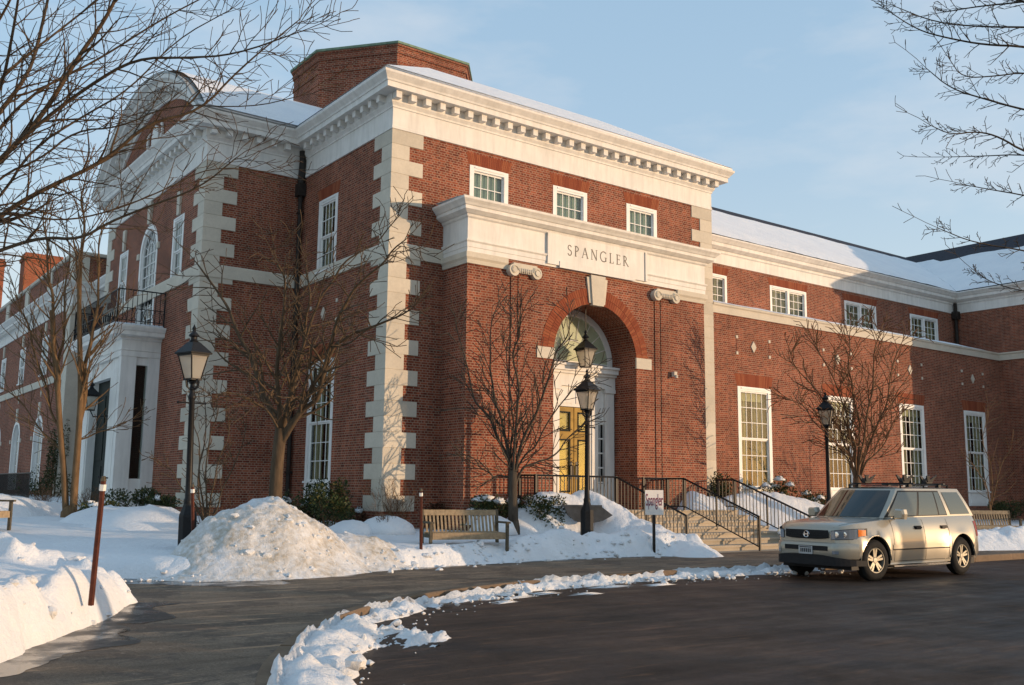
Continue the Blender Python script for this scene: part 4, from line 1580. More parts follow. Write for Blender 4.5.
def letters(xf, text, u, z, h, gap, n0, n1):
    m = MB(xf)

    def st(p, wd):
        """stroke polyline in unit letter space (0..w, 0..1)"""
        for (a, b) in zip(p[:-1], p[1:]):
            A, Bq = Vector(a), Vector(b)
            d = (Bq - A)
            if d.length < 1e-6: continue
            d.normalize()
            q = Vector((-d.y, d.x)) * wd / 2
            e = d * 0.012
            m.prism_uz([(u + (A - q - e).x * h, z + (A - q - e).y * h), (u + (Bq - q + e).x * h, z + (Bq - q + e).y * h), (u + (Bq + q + e).x * h, z + (Bq + q + e).y * h), (u + (A + q - e).x * h, z + (A + q - e).y * h)], n0, n1)

    def arc(cx, cy, rx, ry, a0, a1, wd, n=10):
        st([(cx + rx * cos(radians(a0 + (a1 - a0) * i / n)), cy + ry * sin(radians(a0 + (a1 - a0) * i / n))) for i in range(n + 1)], wd)
    K, T_ = .11, .055
    for ch in text:
        if ch == 'S':
            arc(.27, .74, .20, .23, 20, 270, .08); arc(.27, .25, .22, .26, 90, -160, .09); wd = .52
        elif ch == 'P':
            st([(.12, 0), (.12, 1)], K); arc(.14, .74, .32, .25, -90, 90, .08); st([(.0, .015), (.26, .015)], .035); st([(.0, .985), (.14, .985)], .035); wd = .55
        elif ch == 'A':
            st([(.05, 0), (.38, 1)], T_); st([(.38, 1), (.72, 0)], K); st([(.17, .36), (.60, .36)], .045); st([(-.03, .015), (.14, .015)], .035); st([(.6, .015), (.82, .015)], .035); wd = .78
        elif ch == 'N':
            st([(.10, 0), (.10, 1)], T_); st([(.10, 1), (.70, 0)], K); st([(.70, 0), (.70, 1)], T_); st([(0, .015), (.2, .015)], .035); st([(.6, .985), (.8, .985)], .035); st([(0, .985), (.12, .985)], .035); wd = .80
        elif ch == 'G':
            arc(.46, .5, .42, .50, 45, 315, .09, 16); st([(.74, .06), (.74, .42)], K); st([(.60, .42), (.86, .42)], .035); wd = .86
        elif ch == 'L':
            st([(.12, 0), (.12, 1)], K); st([(.0, .02), (.5, .02)], .05); st([(.5, .0), (.54, .2)], .04); st([(.0, .985), (.26, .985)], .035); wd = .54
        elif ch == 'E':
            st([(.12, 0), (.12, 1)], K); st([(.0, .02), (.5, .02)], .05); st([(.0, .98), (.48, .98)], .05); st([(.12, .52), (.4, .52)], .045); st([(.48, .98), (.48, .82)], .035); st([(.5, .02), (.53, .2)], .035); st([(.4, .44), (.4, .6)], .03); wd = .54
        elif ch == 'R':
            st([(.12, 0), (.12, 1)], K); arc(.14, .75, .30, .24, -90, 90, .08); st([(.26, .5), (.68, 0)], .10); st([(.0, .015), (.26, .015)], .035); st([(.0, .985), (.14, .985)], .035); st([(.64, .015), (.76, .015)], .035); wd = .68
        u += (wd + gap) * h
    return m


m = letters(FY(-D), 'SPANGLER', 5.04, 7.21, .30, .365, .098, .106)
m.build('lettering', M['letter'], B)

# --- arch recess: surround, fanlight, doors
DY_ = -0.13
xfD = FY(DY_)
m = MB(xfD)
m.box(PCX - AR - .03, PCX + AR + .03, -.06, -.02, -.2, 6.0)
m.build('recess_back', M['dark'], B)
m = MB(xfD)
m.prism_uz([(PCX + 1.36 * cos(pi * i / 24), 4.36 + 1.36 * sin(pi * i / 24)) for i in range(25)], -.018, -.012)
m.build('fanlight_blind', M['fanblind'], B)  # sheet added behind the glass to brighten the fanlight
m = MB(xfD)
for sgn in (-1, 1):
    for a, b, n_ in ((AR - .40, AR - .03, .10), (AR - 1.0, AR - .66, .10)):
        m.box(PCX + sgn * a, PCX + sgn * b, -.02, n_, .06, 3.62)
        m.box(PCX + sgn * (a + .06), PCX + sgn * (b - .06), n_, n_ + .03, .40, 3.45)
        m.box(PCX + sgn * (a - .03), PCX + sgn * (b + .02), -.02, n_ + .04, .06, .34)
        m.box(PCX + sgn * (a - .03), PCX + sgn * (b + .02), -.02, n_ + .05, 3.50, 3.62)
    m.box(PCX + sgn * (AR - .66), PCX + sgn * (AR - .40), -.02, .03, .06, .80)
    m.box(PCX + sgn * (AR - .66), PCX + sgn * (AR - .40), -.02, .03, 2.55, 3.62)
# entablature over the doors
m.box(PCX - AR + .01, PCX + AR - .01, -.02, .13, 3.621, 3.98)
m.box(PCX - AR + .005, PCX + AR - .005, -.02, .20, 3.981, 4.06)
m.box(PCX - AR + .003, PCX + AR - .003, -.02, .28, 4.061, 4.20)
m.box(PCX - AR + .002, PCX + AR - .002, -.02, .33, 4.201, 4.27)
m.box(PCX - .9, PCX + .9, -.02, .04, 3.02, 3.62)
for k in (-1, 1):
    m.box(PCX + k * .44 - .36, PCX + k * .44 + .36, .04, .06, 3.12, 3.55)
m.build('door_surround', M['white'], B)
fr = arched_window(B, xfD, PCX, AR - .02, 4.275, 4.36, cols=1, rows=1, rec=.0, bars=9)
fr.name = 'fanlight'
for c_ in list(fr.children):
    if c_.name.startswith('room_recess'):
        bpy.data.objects.remove(c_)
m = MB(xfD)
for sgn in (-1, 1):
    m = MB(xfD)
    for k in range(4):
        z = .84 + k * .43
        m.box(PCX + sgn * (AR - .66), PCX + sgn * (AR - .40), 0, .02, z - .02, z + .02)
    m.box(PCX + sgn * (AR - .54), PCX + sgn * (AR - .52), 0, .018, .8, 2.55)
    m.build('sidelight', M['sash'], B)

for sgn in (-1, 1):
    m = MB(xfD)
    a, b = (0.015, .86)
    A, Bq = sorted((PCX + sgn * a, PCX + sgn * b))
    st_ = .13
    for (p, q, z0, z1) in ((A, A + st_, .07, 3.0), (Bq - st_, Bq, .07, 3.0), (A + st_, Bq - st_, .07, .55), (A + st_, Bq - st_, 2.06, 2.30), (A + st_, Bq - st_, 2.86, 3.0)):
        m.box(p, q, .0, .055, z0, z1)
    dd = m.build('door', M['doorgold'], B)
    m = MB(xfD)
    m.box(A + st_, Bq - st_, .016, .024, .55, 2.06)
    m.box(A + st_, Bq - st_, .016, .024, 2.30, 2.86)
    m.build('pane', M['glass'], dd)
    m = MB(xfD)
    for z0, z1 in ((.55, 2.06), (2.30, 2.86)):
        for (p, q, c, d) in ((A + st_ - .01, A + st_ + .035, z0, z1), (Bq - st_ - .035, Bq - st_ + .01, z0, z1), (A + st_, Bq - st_, z0 - .01, z0 + .035), (A + st_, Bq - st_, z1 - .035, z1 + .01)):
            m.box(p, q, .05, .065, c, d)
    m.build('glazing_bead', M['door'], dd)
    m = MB(xfD)
    m.box(A + st_ * .5, Bq - st_ * .5, -.012, -.008, .2, 2.95)
    m.build('drape', M['golddrape'], dd)  # added gold sheet, stands in for sunset mirrored in the panes
    m = MB(xfD)
    hx = PCX + sgn * .10
    m.tube([(hx, .06, 1.0), (hx, .13, 1.02), (hx, .13, 1.3), (hx, .06, 1.32)], .018, 6)
    m.box(hx - .03, hx + .03, .055, .065, .92, 1.42)
    m.build('handle', M['iron'], dd)

# wall lights on the portal
m = MB(FY(-D))
m.box(9.18, 9.30, .085, .20, 4.05, 4.2)
m.lathe([(.001, 0), (.05, .0), (.05, .09), (.001, .1)], 8, (9.24, .22, 4.0))
m.build('wall_light', M['stone'], B)

# --- west portico
XP0, XP1, YP0, YP1 = -4.22, -3.05, 9.02, 13.9
m = MB()
# side pilasters and corner piers
for ya, yb in ((YP0, YP0 + .30), (YP1 - .30, YP1)):
    m.box(XP0, XP0 + .46, ya, yb, -.7, 4.55)
    m.box(XP1 - .36, XP1 + .02, ya, yb, -.7, 4.55)
    m.box(XP0 + .46, XP1 - .36, ya + .04, yb - .04, -.7, .80)
    m.box(XP0 + .46, XP1 - .36, ya + .04, yb - .04, 4.30, 4.55)
    # narrow glazed side light
# inner door jambs facing west
for ya, yb in ((YP0 + .30, YP0 + 1.2), (YP1 - 1.2, YP1 - .30)):
    m.box(XP0 + .05, XP0 + .4, ya, yb, -.7, 4.55)
    m.box(XP0 + .01, XP0 + .05, ya + .08, yb - .08, .2, 4.2)
m.box(XP0 + .1, XP1, YP0 + 1.2, YP1 - 1.2, 4.0, 4.55)
pt = m.build('portico', M['white'], B)
MB().box(XP0 + .46, XP1 - .36, YP0 + .10, YP0 + .12, .80, 4.30).build('side_pane', M['glass'], pt)
MB().box(XP0 + .46, XP1 - .36, YP1 - .12, YP1 - .10, .80, 4.30).build('side_pane', M['glass'], pt)
m = MB()
m.box(XP0 + .5, XP1 + .0, YP0 + .26, YP0 + .29, .5, 4.5)
m.build('dark_backing', M['dark'], pt)
POR = [(XP1, YP0), (XP0, YP0), (XP0, YP1), (XP1, YP1)]
m = MB().sweep(POR, [(-.3, 4.551), (.02, 4.551), (.02, 4.72), (.05, 4.74), (.02, 4.76), (.02, 5.05), (.10, 5.09), (.10, 5.16), (.34, 5.18), (.34, 5.30), (.38, 5.32), (.44, 5.42), (.44, 5.47), (-.3, 5.52)])
m.box(XP0 + .2, XP1, YP0 + .2, YP1 - .2, 5.3, 5.50)
m.build('portico_cornice', M['white'], B)
m = MB()
for i in range(15):
    x = XP0 - .04 + i * .085
    m.box(x, x + .045, YP0 - .095, YP0 - .02, 5.09, 5.155)
for i in range(48):
    y = YP0 - .04 + i * .085
    m.box(XP0 - .095, XP0 - .02, y, y + .045, 5.09, 5.155)
m.build('dentil_row', M['white'], pt)
m = MB()
m.box(XP0 + .30, XP0 + .36, YP0 + 1.2, YP1 - 1.2, -.6, 4.0)
for k in (-1, 1):
    for z0, z1 in ((.1, 1.2), (1.4, 2.4), (2.6, 3.5)):
        m.box(XP0 + .28, XP0 + .31, (YP0 + YP1) / 2 + k * .62 - .42, (YP0 + YP1) / 2 + k * .62 + .42, z0, z1)
wd_ = m.build('door', M['door'], B)
m = MB()
m.box(XP0 + .25, XP0 + .29, PC - .12, PC - .05, .55, .75)
m.box(XP0 + .26, XP0 + .285, PC - .75, PC - .45, .0, .05)
m.build('handle', M['chrome'], wd_)
# iron balcony railing
m = MB()
YB0, YB1, XB = YP0 - .30, YP1 + .30, XP0 - .28
loop = [(-3.1, YB0), (XB, YB0), (XB, YB1), (-3.1, YB1)]
for z in (5.62, 6.0, 6.58):
    m.tube([(p[0], p[1], z) for p in loop], .022 if z > 6 else .014, 5)
for a, b in zip(loop[:-1], loop[1:]):
    L_ = sqrt((a[0] - b[0]) ** 2 + (a[1] - b[1]) ** 2)
    n_ = int(L_ / .13)
    for i in range(n_ + 1):
        p = (a[0] + (b[0] - a[0]) * i / n_, a[1] + (b[1] - a[1]) * i / n_)
        r = .024 if i in (0, n_) else .011
        m.tube([(p[0], p[1], 5.48), (p[0], p[1], 6.6)], r, 4)
        if i < n_ and i % 2 == 0:
            q = (a[0] + (b[0] - a[0]) * (i + 1) / n_, a[1] + (b[1] - a[1]) * (i + 1) / n_)
            m.tube([(p[0], p[1], 5.62), (q[0], q[1], 6.0)], .008, 4)
            m.tube([(q[0], q[1], 5.62), (p[0], p[1], 6.0)], .008, 4)
m.build('balcony_railing', M['iron'], B)

# --- snow on the roofs
m = MB()
hip(m, -.58, 13.03, -.58, 16.5, EV + .09, T, KP, inset=.03)
m.sweep([(13.0, -.52), (-.52, -.52), (-.52, 5.1)], [(-.2, EV + .01), (.0, EV + .01), (.035, EV + .05), (.0, EV + .11), (-.2, EV + .24)])
m.sweep([(-.5, 5.06), (-3.62, 5.06)], [(-.2, EV + .01), (.0, EV + .01), (.03, EV + .05), (.0, EV + .12), (-.3, EV + .30)])
EXT = 6.0
o = m
NS = 26
rs = random.Random(5)


def snow_strip(m, fn, nu, nv):
    vs = [fn(i / nu, j / nv) for j in range(nv + 1) for i in range(nu + 1)]
    k = nu + 1
    fs = [(j * k + i, j * k + i + 1, (j + 1) * k + i + 1, (j + 1) * k + i) for j in range(nv) for i in range(nu)]
    m.add(vs, fs)


def jag(x, s=1.0, seed=0):
    return float(fbm(np.array([x]), np.array([seed * 3.3]), s, 4, seed)[0])


def rw_front(u, v):
    x0 = 12.5 + u * (31.0 - 12.5)
    t0 = .06 + .10 * abs(jag(x0, 2.2, 4))
    t1 = RT_ * .74 + .25 * jag(x0, .5, 8)
    t_ = t0 + (t1 - t0) * v
    x = 12.5 + u * (31.0 + t_ - 12.5)
    return (x, 1.6 + t_, 9.965 + k6 * t_ + .03 + .10 * min(1, v * 7) + .03 * jag(x * 1.0 + v * 9, 1.0, 6))


snow_strip(m, rw_front, 160, 10)


def rw_side(u, v):
    y0 = -8.1 + u * 9.7
    t1 = RT_ * (.76 + .06 * jag(y0, .6, 12))
    if y0 < 0.6: t1 -= .5
    t_ = .06 + (t1 - .06) * v
    y = -8.1 + t_ + u * (9.7 + 0 * t_)
    y = (-8.1 + t_) + u * (1.6 + t_ - (-8.1 + t_))
    return (31.0 + t_, y, 9.965 + k6 * t_ + .03 + .10 * min(1, v * 7))


snow_strip(m, rw_side, 60, 8)


def ledge(u, v):
    x = 12.5 + u * (31.38 - 12.5)
    taper = min(1, (31.4 - x) / 3.0)
    y = -.04 + v * 2.03 + .03 * jag(x, 1.5, 3) * (1 - v)
    h = (.10 + .12 * v) * (0.35 + .65 * taper) + .03 * jag(x, .8, 5)
    return (x, y, 6.965 + .08 * v + (h if v > 0.001 else .005))


snow_strip(m, ledge, 120, 8)


def barrel(u, v):
    x = -3.45 + u * 9.6
    a = -AM * 1.0 + 2 * AM * 1.0 * v
    r = RR + .13
    return (x, PC + r * sin(a), ZC + r * cos(a))


snow_strip(m, barrel, 10, 40)


def pcorn(u, v):
    x = PX0 - .36 + u * (PX1 - PX0 + .72)
    return (x, -D - .38 + v * 1.52, 8.20 + .05 * v + (.05 + .03 * jag(x, 1.2, 9) if v > .01 else 0.0))


snow_strip(m, pcorn, 60, 4)


def balc(u, v):
    return (XP0 - .40 + u * 1.5, YP0 - .40 + v * 5.65, 5.48 + .07 * (1 if 0.02 < u and 0.01 < v < .99 else 0))


snow_strip(m, balc, 20, 40)
o = m.build('roof_snow', M['snow'], smooth=True)
tag(o, 'snow lying on the roofs and ledges of the brick building', 'snow', kind='stuff')

# --- entrance steps
ST = thing('entrance_steps', 'stone entrance steps and landing below the arched doorway', 'steps')
SX0, SX1 = 6.16, 11.12
m = MB()
nst = 7
for i in range(nst):
    z1 = .07 - i * .146
    y1 = -2.05 - i * .38
    m.box(SX0, SX1, y1 - .38 - .02, y1 + (0.0 if i else 0.0), -1.2, z1 - .146 + .0)
    m.box(SX0 - .0, SX1 + .0, y1 - .38 - .05, y1 - .0, z1 - .146 - .05, z1 - .1461 + .004)
m.build('step_flight', M['step'], ST)
m = MB()
m.box(3.3, SX1, -2.05, -D - .003, -1.2, .03)
m.box(3.28, SX1 + .02, -2.09, -D - .004, .031, .07)
m.box(PCX - AR + .01, PCX + AR - .01, -D - .004, -.12, -.2, .066)
m.build('landing', M['step'], ST)


def railing(pts, label, z_at, spacing=.125, group='iron stair railings'):
    """pts: (x, y, foot z); handrail .90 above"""
    R = thing('stair_railing', label, 'railing', pts[0], group=None)
    o0 = Vector(pts[0])
    P = [Vector(p) - o0 for p in pts]
    hr = MB()
    hr.tube([p + Vector((0, 0, .90)) for p in P], .028, 6)
    hr.tube([p + Vector((0, 0, .10)) for p in P], .018, 5)
    hr.build('handrail', M['iron'], R)
    bl = MB()
    for a, b in zip(P[:-1], P[1:]):
        L_ = Vector((b.x - a.x, b.y - a.y)).length
        n_ = max(1, int(L_ / spacing))
        for i in range(n_):
            q = a.lerp(b, (i + .5) / n_)
            bl.box(q.x - .009, q.x + .009, q.y - .009, q.y + .009, q.z + .09, q.z + .89)
    bl.build('baluster_row', M['iron'], R)
    for p in P:
        MB().box(p.x - .024, p.x + .024, p.y - .024, p.y + .024, p.z - .06, p.z + .93).build('post', M['iron'], R)
    a, b = P[-2], P[-1]
    q = a.lerp(b, .45)
    MB().box(q.x - .022, q.x + .022, q.y - .022, q.y + .022, q.z - .06, q.z + .90).build('post', M['iron'], R)
    return R


railing([(3.4, -1.3, .07), (3.4, -2.0, .07), (6.21, -2.0, .07), (6.21, -4.62, -.92)], 'black iron railing along the landing edge, lower part behind the long snow pile', None)
railing([(7.9, -1.32, .07), (8.88, -1.32, .07), (8.88, -2.0, .07), (8.88, -4.72, -.95)], 'black iron railing in the middle of the entrance steps', None)
railing([(11.06, -1.32, .07), (11.06, -2.0, .07), (11.06, -4.72, -.95)], 'black iron railing on the right of the steps, before the rounded snow pile', None)


# ------------------------------------------------------------------ far left wing
A = thing('brick_wing', 'lower brick wing at far left with stone parapet piers and arched windows', 'building', (0, 0, 0))
XW = -3.6
YS = [23.6 + 4.9 * k for k in range(7)]
holes = [(y - .62, y + .62, 5.3, 6.95) for y in YS]
wall('wall', FX(XW), 19, 62, ZB, 7.65, holes, arches=[(y, .95, .35, 2.6) for y in YS], reveal=.22, parent=A)
wall('wall', FY(19), XW, 3, ZB, 7.65, parent=A)
wall('wall', FX(-2.6), 16.42, 19, ZB, 7.65, parent=A)
pw = [(0.5, 19), (XW, 19), (XW, 62)]
m = MB().sweep(pw, [(-.02, 7.65), (.04, 7.65), (.04, 8.05), (.08, 8.10), (.08, 8.22), (.30, 8.24), (.30, 8.36), (.34, 8.38), (.46, 8.52), (.46, 8.58), (-.02, 8.62)])
m.sweep([(-2.6, 16.43), (-2.6, 18.95)], [(-.02, 7.65), (.04, 7.65), (.04, 8.05), (.08, 8.10), (.08, 8.22), (.30, 8.24), (.30, 8.36), (.34, 8.38), (.46, 8.52), (.46, 8.58), (-.02, 8.62)])
ac = m.build('cornice', M['white'], A)
m = MB()
for i in range(110):
    y = 19.1 + i * .38
    m.box(XW - .26, XW - .07, y, y + .14, 8.10, 8.235)
m.build('dentil_row', M['white'], ac)
m = MB()
m.box(XW, XW + .25, 19.5, 62, 8.55, 9.72)
m.box(XW + .0, 0.5, 19.02, 19.25, 8.55, 9.70)
m.build('parapet', M['brick'], A)
m = MB()
for y in [19.0] + [YS[0] - 2.45 + 4.9 * k + 2.0 for k in range(8)]:
    MB().box(XW - .06, XW + .5, y - .03, y + .8, 8.56, 9.74).build('parapet_pier', M['stone'], A)
m.sweep([(0.5, 19), (XW, 19), (XW, 62)], [(-.3, 9.741), (.10, 9.741), (.12, 9.80), (.12, 9.86), (-.3, 9.90)])
m.build('parapet_coping', M['stone'], A)
m = MB()
m.box(XW - .07, XW + .6, 18.93, 19.65, ZB, 7.64)
m.box(XW - .13, XW + .66, 18.87, 19.71, 7.30, 7.60)
m.build('corner_pier', M['stone'], A)
m = MB().sweep([(XW, 19.66), (XW, 62)], [(0, 4.75), (.05, 4.75), (.05, 5.05), (0, 5.07)])
m.build('string_course', M['stone'], A)
for y in YS:
    window(A, FX(XW), y - .62, y + .62, 5.3, 6.95, cols=3, rows=2, sashes=2, casing=.14)
    arched_window(A, FX(XW), y, .93, .35, 2.6, cols=4, rows=4, rec=.2)
for y in YS:
    MB(FX(XW)).prism_uz([(y - .10, 6.99), (y + .10, 6.99), (y + .14, 7.55), (y - .14, 7.55)], -.01, .06).build('keystone', M['stone'], A)
    MB(FX(XW)).prism_uz([(y - .10, 3.50), (y + .10, 3.50), (y + .15, 4.1), (y - .15, 4.1)], -.01, .06).build('keystone', M['stone'], A)
    MB(FX(XW)).prism_uz([(y, 4.32), (y + .10, 4.5), (y, 4.68), (y - .10, 4.5)], -.01, .03).build('stone_diamond', M['stone'], A)
    for s_ in (-1, 1):
        MB(FX(XW)).box(y + s_ * 1.25 - .08, y + s_ * 1.25 + .08, -.01, .04, 2.5, 2.68).build('impost_block', M['stone'], A)
for (xa, xb, ya, zt) in ((-1.1, 1.15, 45, 15.2), (-4.2, -1.45, 50, 15.6)):
    m = MB().box(xa, xb, ya, ya + 1.4, 7, zt)
    m.box(xa - .07, xb + .07, ya - .07, ya + 1.47, zt - .5, zt - .25)
    m.build('chimney', M['brick_chimney'], A)
m = MB().quad((XW + .2, 19.2, 8.62), (4, 19.2, 8.62), (4, 62, 8.62), (XW + .2, 62, 8.62))
m.build('roof', M['shingle'], A)
# area railing in front of the wing
R = thing('area_railing', 'black iron railing standing before the arched windows at far left', 'railing', (-5.2, 16, 0))
m = MB()
for z in (.1, 1.0):
    m.tube([(0, 0, z), (0, 30, z)], .022, 5)
m.build('handrail', M['iron'], R)
m = MB()
for i in range(231):
    m.box(-.009, .009, i * .13 - .009, i * .13 + .009, -.9, 1.0)
m.build('baluster_row', M['iron'], R)


# ------------------------------------------------------------------ lamps
def lantern_geo(root, z0, s=1.0, mount='post', inv=False):
    """four-sided tapered lantern; z0 = bottom of the glass cage"""
    def ring(m, w0, w1, za, zb, th):
        pass
    wb, wt, h = .105 * s, .19 * s, .46 * s
    m = MB()
    for sx in (-1, 1):
        for sy in (-1, 1):
            m.tube([(sx * wb, sy * wb, z0), (sx * wt, sy * wt, z0 + h)], .014 * s, 5)
    for w_, z in ((wb, z0), (wt, z0 + h)):
        m.box(-w_ - .016, w_ + .016, -w_ - .016, w_ + .016, z - .018 * s, z + .018 * s)
    cage = m.build('lantern_frame', M['iron'], root)
    m = MB()
    e = .002
    for i in range(4):
        a = i * pi / 2
        R_ = lambda x, y: (x * cos(a) - y * sin(a), x * sin(a) + y * cos(a))
        q = [(*R_(wb - e, -wb + e), z0 + .02), (*R_(wb - e, wb - e), z0 + .02), (*R_(wt - e, wt - e), z0 + h - .02), (*R_(wt - e, -wt + e), z0 + h - .02)]
        m.add(q, [(0, 1, 2, 3)])
    m.build('pane', M['lampglass'], cage)
    m = MB()
    m.lathe([(.02, 0), (.035, .04), (.03, .16), (.05, .2), (.055, .26), (.03, .33), (.01, .34)], 10, (0, 0, z0))
    m.build('lamp_socket', M['blind'], cage)
    m = MB()
    r2 = sqrt(2)
    zt = z0 + h
    m.lathe([((wt + .05) * r2, zt + .015), ((wt + .055) * r2, zt + .04), (.085 * s * r2, zt + .24 * s), (.06 * s * r2, zt + .26 * s)], 4, rot=pi / 4)
    m.lathe([(.075 * s, zt + .25 * s), (.085 * s, zt + .27 * s), (.06 * s, zt + .30 * s), (.06 * s, zt + .34 * s), (.10 * s, zt + .36 * s), (.09 * s, zt + .39 * s), (.04 * s, zt + .44 * s), (.025 * s, zt + .48 * s), (.04 * s, zt + .51 * s), (.02 * s, zt + .55 * s), (.002, zt + .59 * s)], 12)
    m.build('lantern_roof', M['iron'], root)


def make_lamp(label, loc):
    R = thing('street_lamp', label, 'lamp post', loc, group='black lantern lamp posts')
    m = MB()
    o_ = [(.19, -.35), (.19, .02), (.185, .03), (.17, .05), (.165, .60), (.16, .64), (.10, .78), (.085, .84)]
    m.lathe(o_, 8, rot=pi / 8)
    m.build('base', M['iron'], R)
    m = MB()
    m.lathe([(.085, .84), (.09, .90), (.07, .94), (.062, 1.2), (.052, 2.75), (.07, 2.78), (.075, 2.83), (.05, 2.87), (.045, 2.93), (.075, 2.96), (.045, 3.0), (.04, 3.05), (.09, 3.10), (.05, 3.13)], 12)
    m.build('pole', M['iron'], R, angle=40)
    m = MB()
    m.tube([(-.30, 0, 2.70), (.30, 0, 2.70)], .016, 6)
    for s_ in (-1, 1):
        m.lathe([(.005, -.03), (.028, 0), (.005, .03)], 8, (s_ * .31, 0, 2.70))
        m.tube([(s_ * .05, 0, 2.95), (s_ * .13, 0, 3.0), (s_ * .15, 0, 3.1), (s_ * .14, 0, 3.14)], .014, 5)
        m.tube([(0, s_ * .05, 2.95), (0, s_ * .13, 3.0), (0, s_ * .15, 3.1), (0, s_ * .14, 3.14)], .014, 5)
    m.build('crossbar', M['iron'], R)
    lantern_geo(R, 3.14)
    return R


lamp1 = make_lamp('tall black lantern lamp post standing left of the big ploughed snow pile', (-6.2, -3.9, -.58))
lamp1.rotation_euler = (0, radians(-1.8), radians(20))
q = pix(587, 532, 24.4)
lamp2 = dup(lamp1, q + Vector((0, 0, -0.1)), label='black lantern lamp post in front of the arched entrance')
lamp2.rotation_euler = (0, 0, radians(12))
q = pix(829, 500, 29.8)
lamp3 = dup(lamp1, (q.x, q.y, -.48), label='black lantern lamp post behind the parked car, beside the second tall window')
lamp3.rotation_euler = (0, 0, radians(25))

HL = thing('hanging_lantern', 'lantern hanging on a rod inside the entrance arch', 'lantern', (6.2, -.72, 0))
lantern_geo(HL, 4.15, 1.05)
MB().tube([(0, 0, 5.25), (0, 0, 5.95)], .015, 5).build('rod', M['iron'], HL)
HL2 = thing('wall_lantern', 'black lantern mounted on the white portico beside the dark west door', 'lantern', (-4.75, 10.15, 0))
lantern_geo(HL2, 2.9, .95)
MB().tube([(0, 0, 2.9), (.1, 0, 2.7), (.56, 0, 2.75)], .02, 5).build('bracket', M['iron'], HL2)


# ------------------------------------------------------------------ benches
def make_bench(label, loc, rz):
    R = thing('park_bench', label, 'bench', loc, rz, 'slatted wooden benches')
    Wd = 1.80
    m = MB()
    for i in range(19):
        x = -Wd / 2 + .12 + (Wd - .24) * i / 18
        m.add([(x - .021, .20, .42), (x + .021, .20, .42), (x + .021, .222, .42), (x - .021, .222, .42), (x - .021, .30, .80), (x + .021, .30, .80), (x + .021, .322, .80), (x - .021, .322, .80)],
              [(0, 3, 2, 1), (4, 5, 6, 7), (0, 1, 5, 4), (1, 2, 6, 5), (2, 3, 7, 6), (3, 0, 4, 7)])
    m.add([(x, y, z) for x in (-Wd / 2 + .06, Wd / 2 - .06) for y, z in ((.285, .79), (.335, .79), (.355, .90), (.305, .91))], [(0, 1, 2, 3), (4, 5, 6, 7), (0, 1, 5, 4), (1, 2, 6, 5), (2, 3, 7, 6), (3, 0, 4, 7)])
    m.box(-Wd / 2 + .06, Wd / 2 - .06, .19, .235, .40, .45)
    m.build('backrest', M['teak'], R)
    m = MB()
    for i in range(6):
        y = -.27 + i * .083
        m.box(-Wd / 2 + .07, Wd / 2 - .07, y, y + .065, .415, .44)
    m.box(-Wd / 2 + .07, Wd / 2 - .07, -.295, -.265, .30, .43)
    m.build('seat', M['teak'], R)
    for s_ in (-1, 1):
        x = s_ * (Wd / 2 - .03)
        for (ya, yb, tilt, ht) in ((-.31, -.25, 0, .63), (.20, .26, .10, .92)):
            m = MB()
            m.add([(x - .03, ya, -.25), (x + .03, ya, -.25), (x + .03, yb, -.25), (x - .03, yb, -.25), (x - .03, ya + tilt, ht), (x + .03, ya + tilt, ht), (x + .03, yb + tilt, ht), (x - .03, yb + tilt, ht)],
                  [(0, 3, 2, 1), (4, 5, 6, 7), (0, 1, 5, 4), (1, 2, 6, 5), (2, 3, 7, 6), (3, 0, 4, 7)])
            m.build('leg', M['teakdark'], R)
        m = MB()
        m.prism([(x - .045, -.36), (x + .045, -.36), (x + .045, .27), (x - .045, .27)], .631, .67)
        m.box(x - .03, x + .03, -.25, .22, .34, .41)
        m.build('armrest', M['teakdark'], R)
    return R


q1, q2 = pix(431, 546, 20.6), pix(505, 544, 21.1)
mid = (q1 + q2) / 2
an = atan2((q2 - q1).y, (q2 - q1).x)
b1 = make_bench('slatted wooden bench beside the brown stake, left of the small entrance tree', (mid.x + .05, mid.y + .22, -.77), an + radians(6))
q = pix(990, 526, 31.5)
b2 = dup(b1, (q.x, q.y, -.80), radians(-30), 'slatted wooden bench behind the parked car at far right')
q = pix(-26, 515, 20.0)
b3 = dup(b1, (q.x, q.y, -.42), radians(52), 'slatted wooden bench cut off by the left edge of the photo')


# ------------------------------------------------------------------ stakes and sign
def stake(label, a, b, w_=.032):
    a, b = Vector(a), Vector(b)
    R = thing('wooden_stake', label, 'stake', a, group='brown marker stakes with white bands')
    d = b - a
    m = MB().tube([-.12 * d.normalized(), d], [w_, w_ * .92], 6)
    m.build('shaft', M['stake'], R)
    m = MB().tube([d * .90, d * .955], w_ * 1.15, 6)
    m.build('reflector', M['reflector'], R)
    m = MB().tube([d * .985, d * 1.0 + d.normalized() * .03], [w_ * 1.1, w_ * .7], 6)
    m.build('cap', M['teakdark'], R)
    return R


s1 = stake('tall leaning brown stake in the near left snow bank', pix(92, 594, 10.6), pix(103.5, 479, 10.6))
MB().tube([pix(98, 477, 10.6) - pix(92, 594, 10.6), pix(108, 478, 10.6) - pix(92, 594, 10.6)], .008, 4).build('hook', M['iron'], s1)
stake('thin brown stake right beside the leftmost lamp post', pix(193, 553, 17.3), pix(192.5, 486, 17.3))
stake('brown stake at the left end of the middle bench', pix(421, 551, 19.7), pix(421, 490, 19.7))

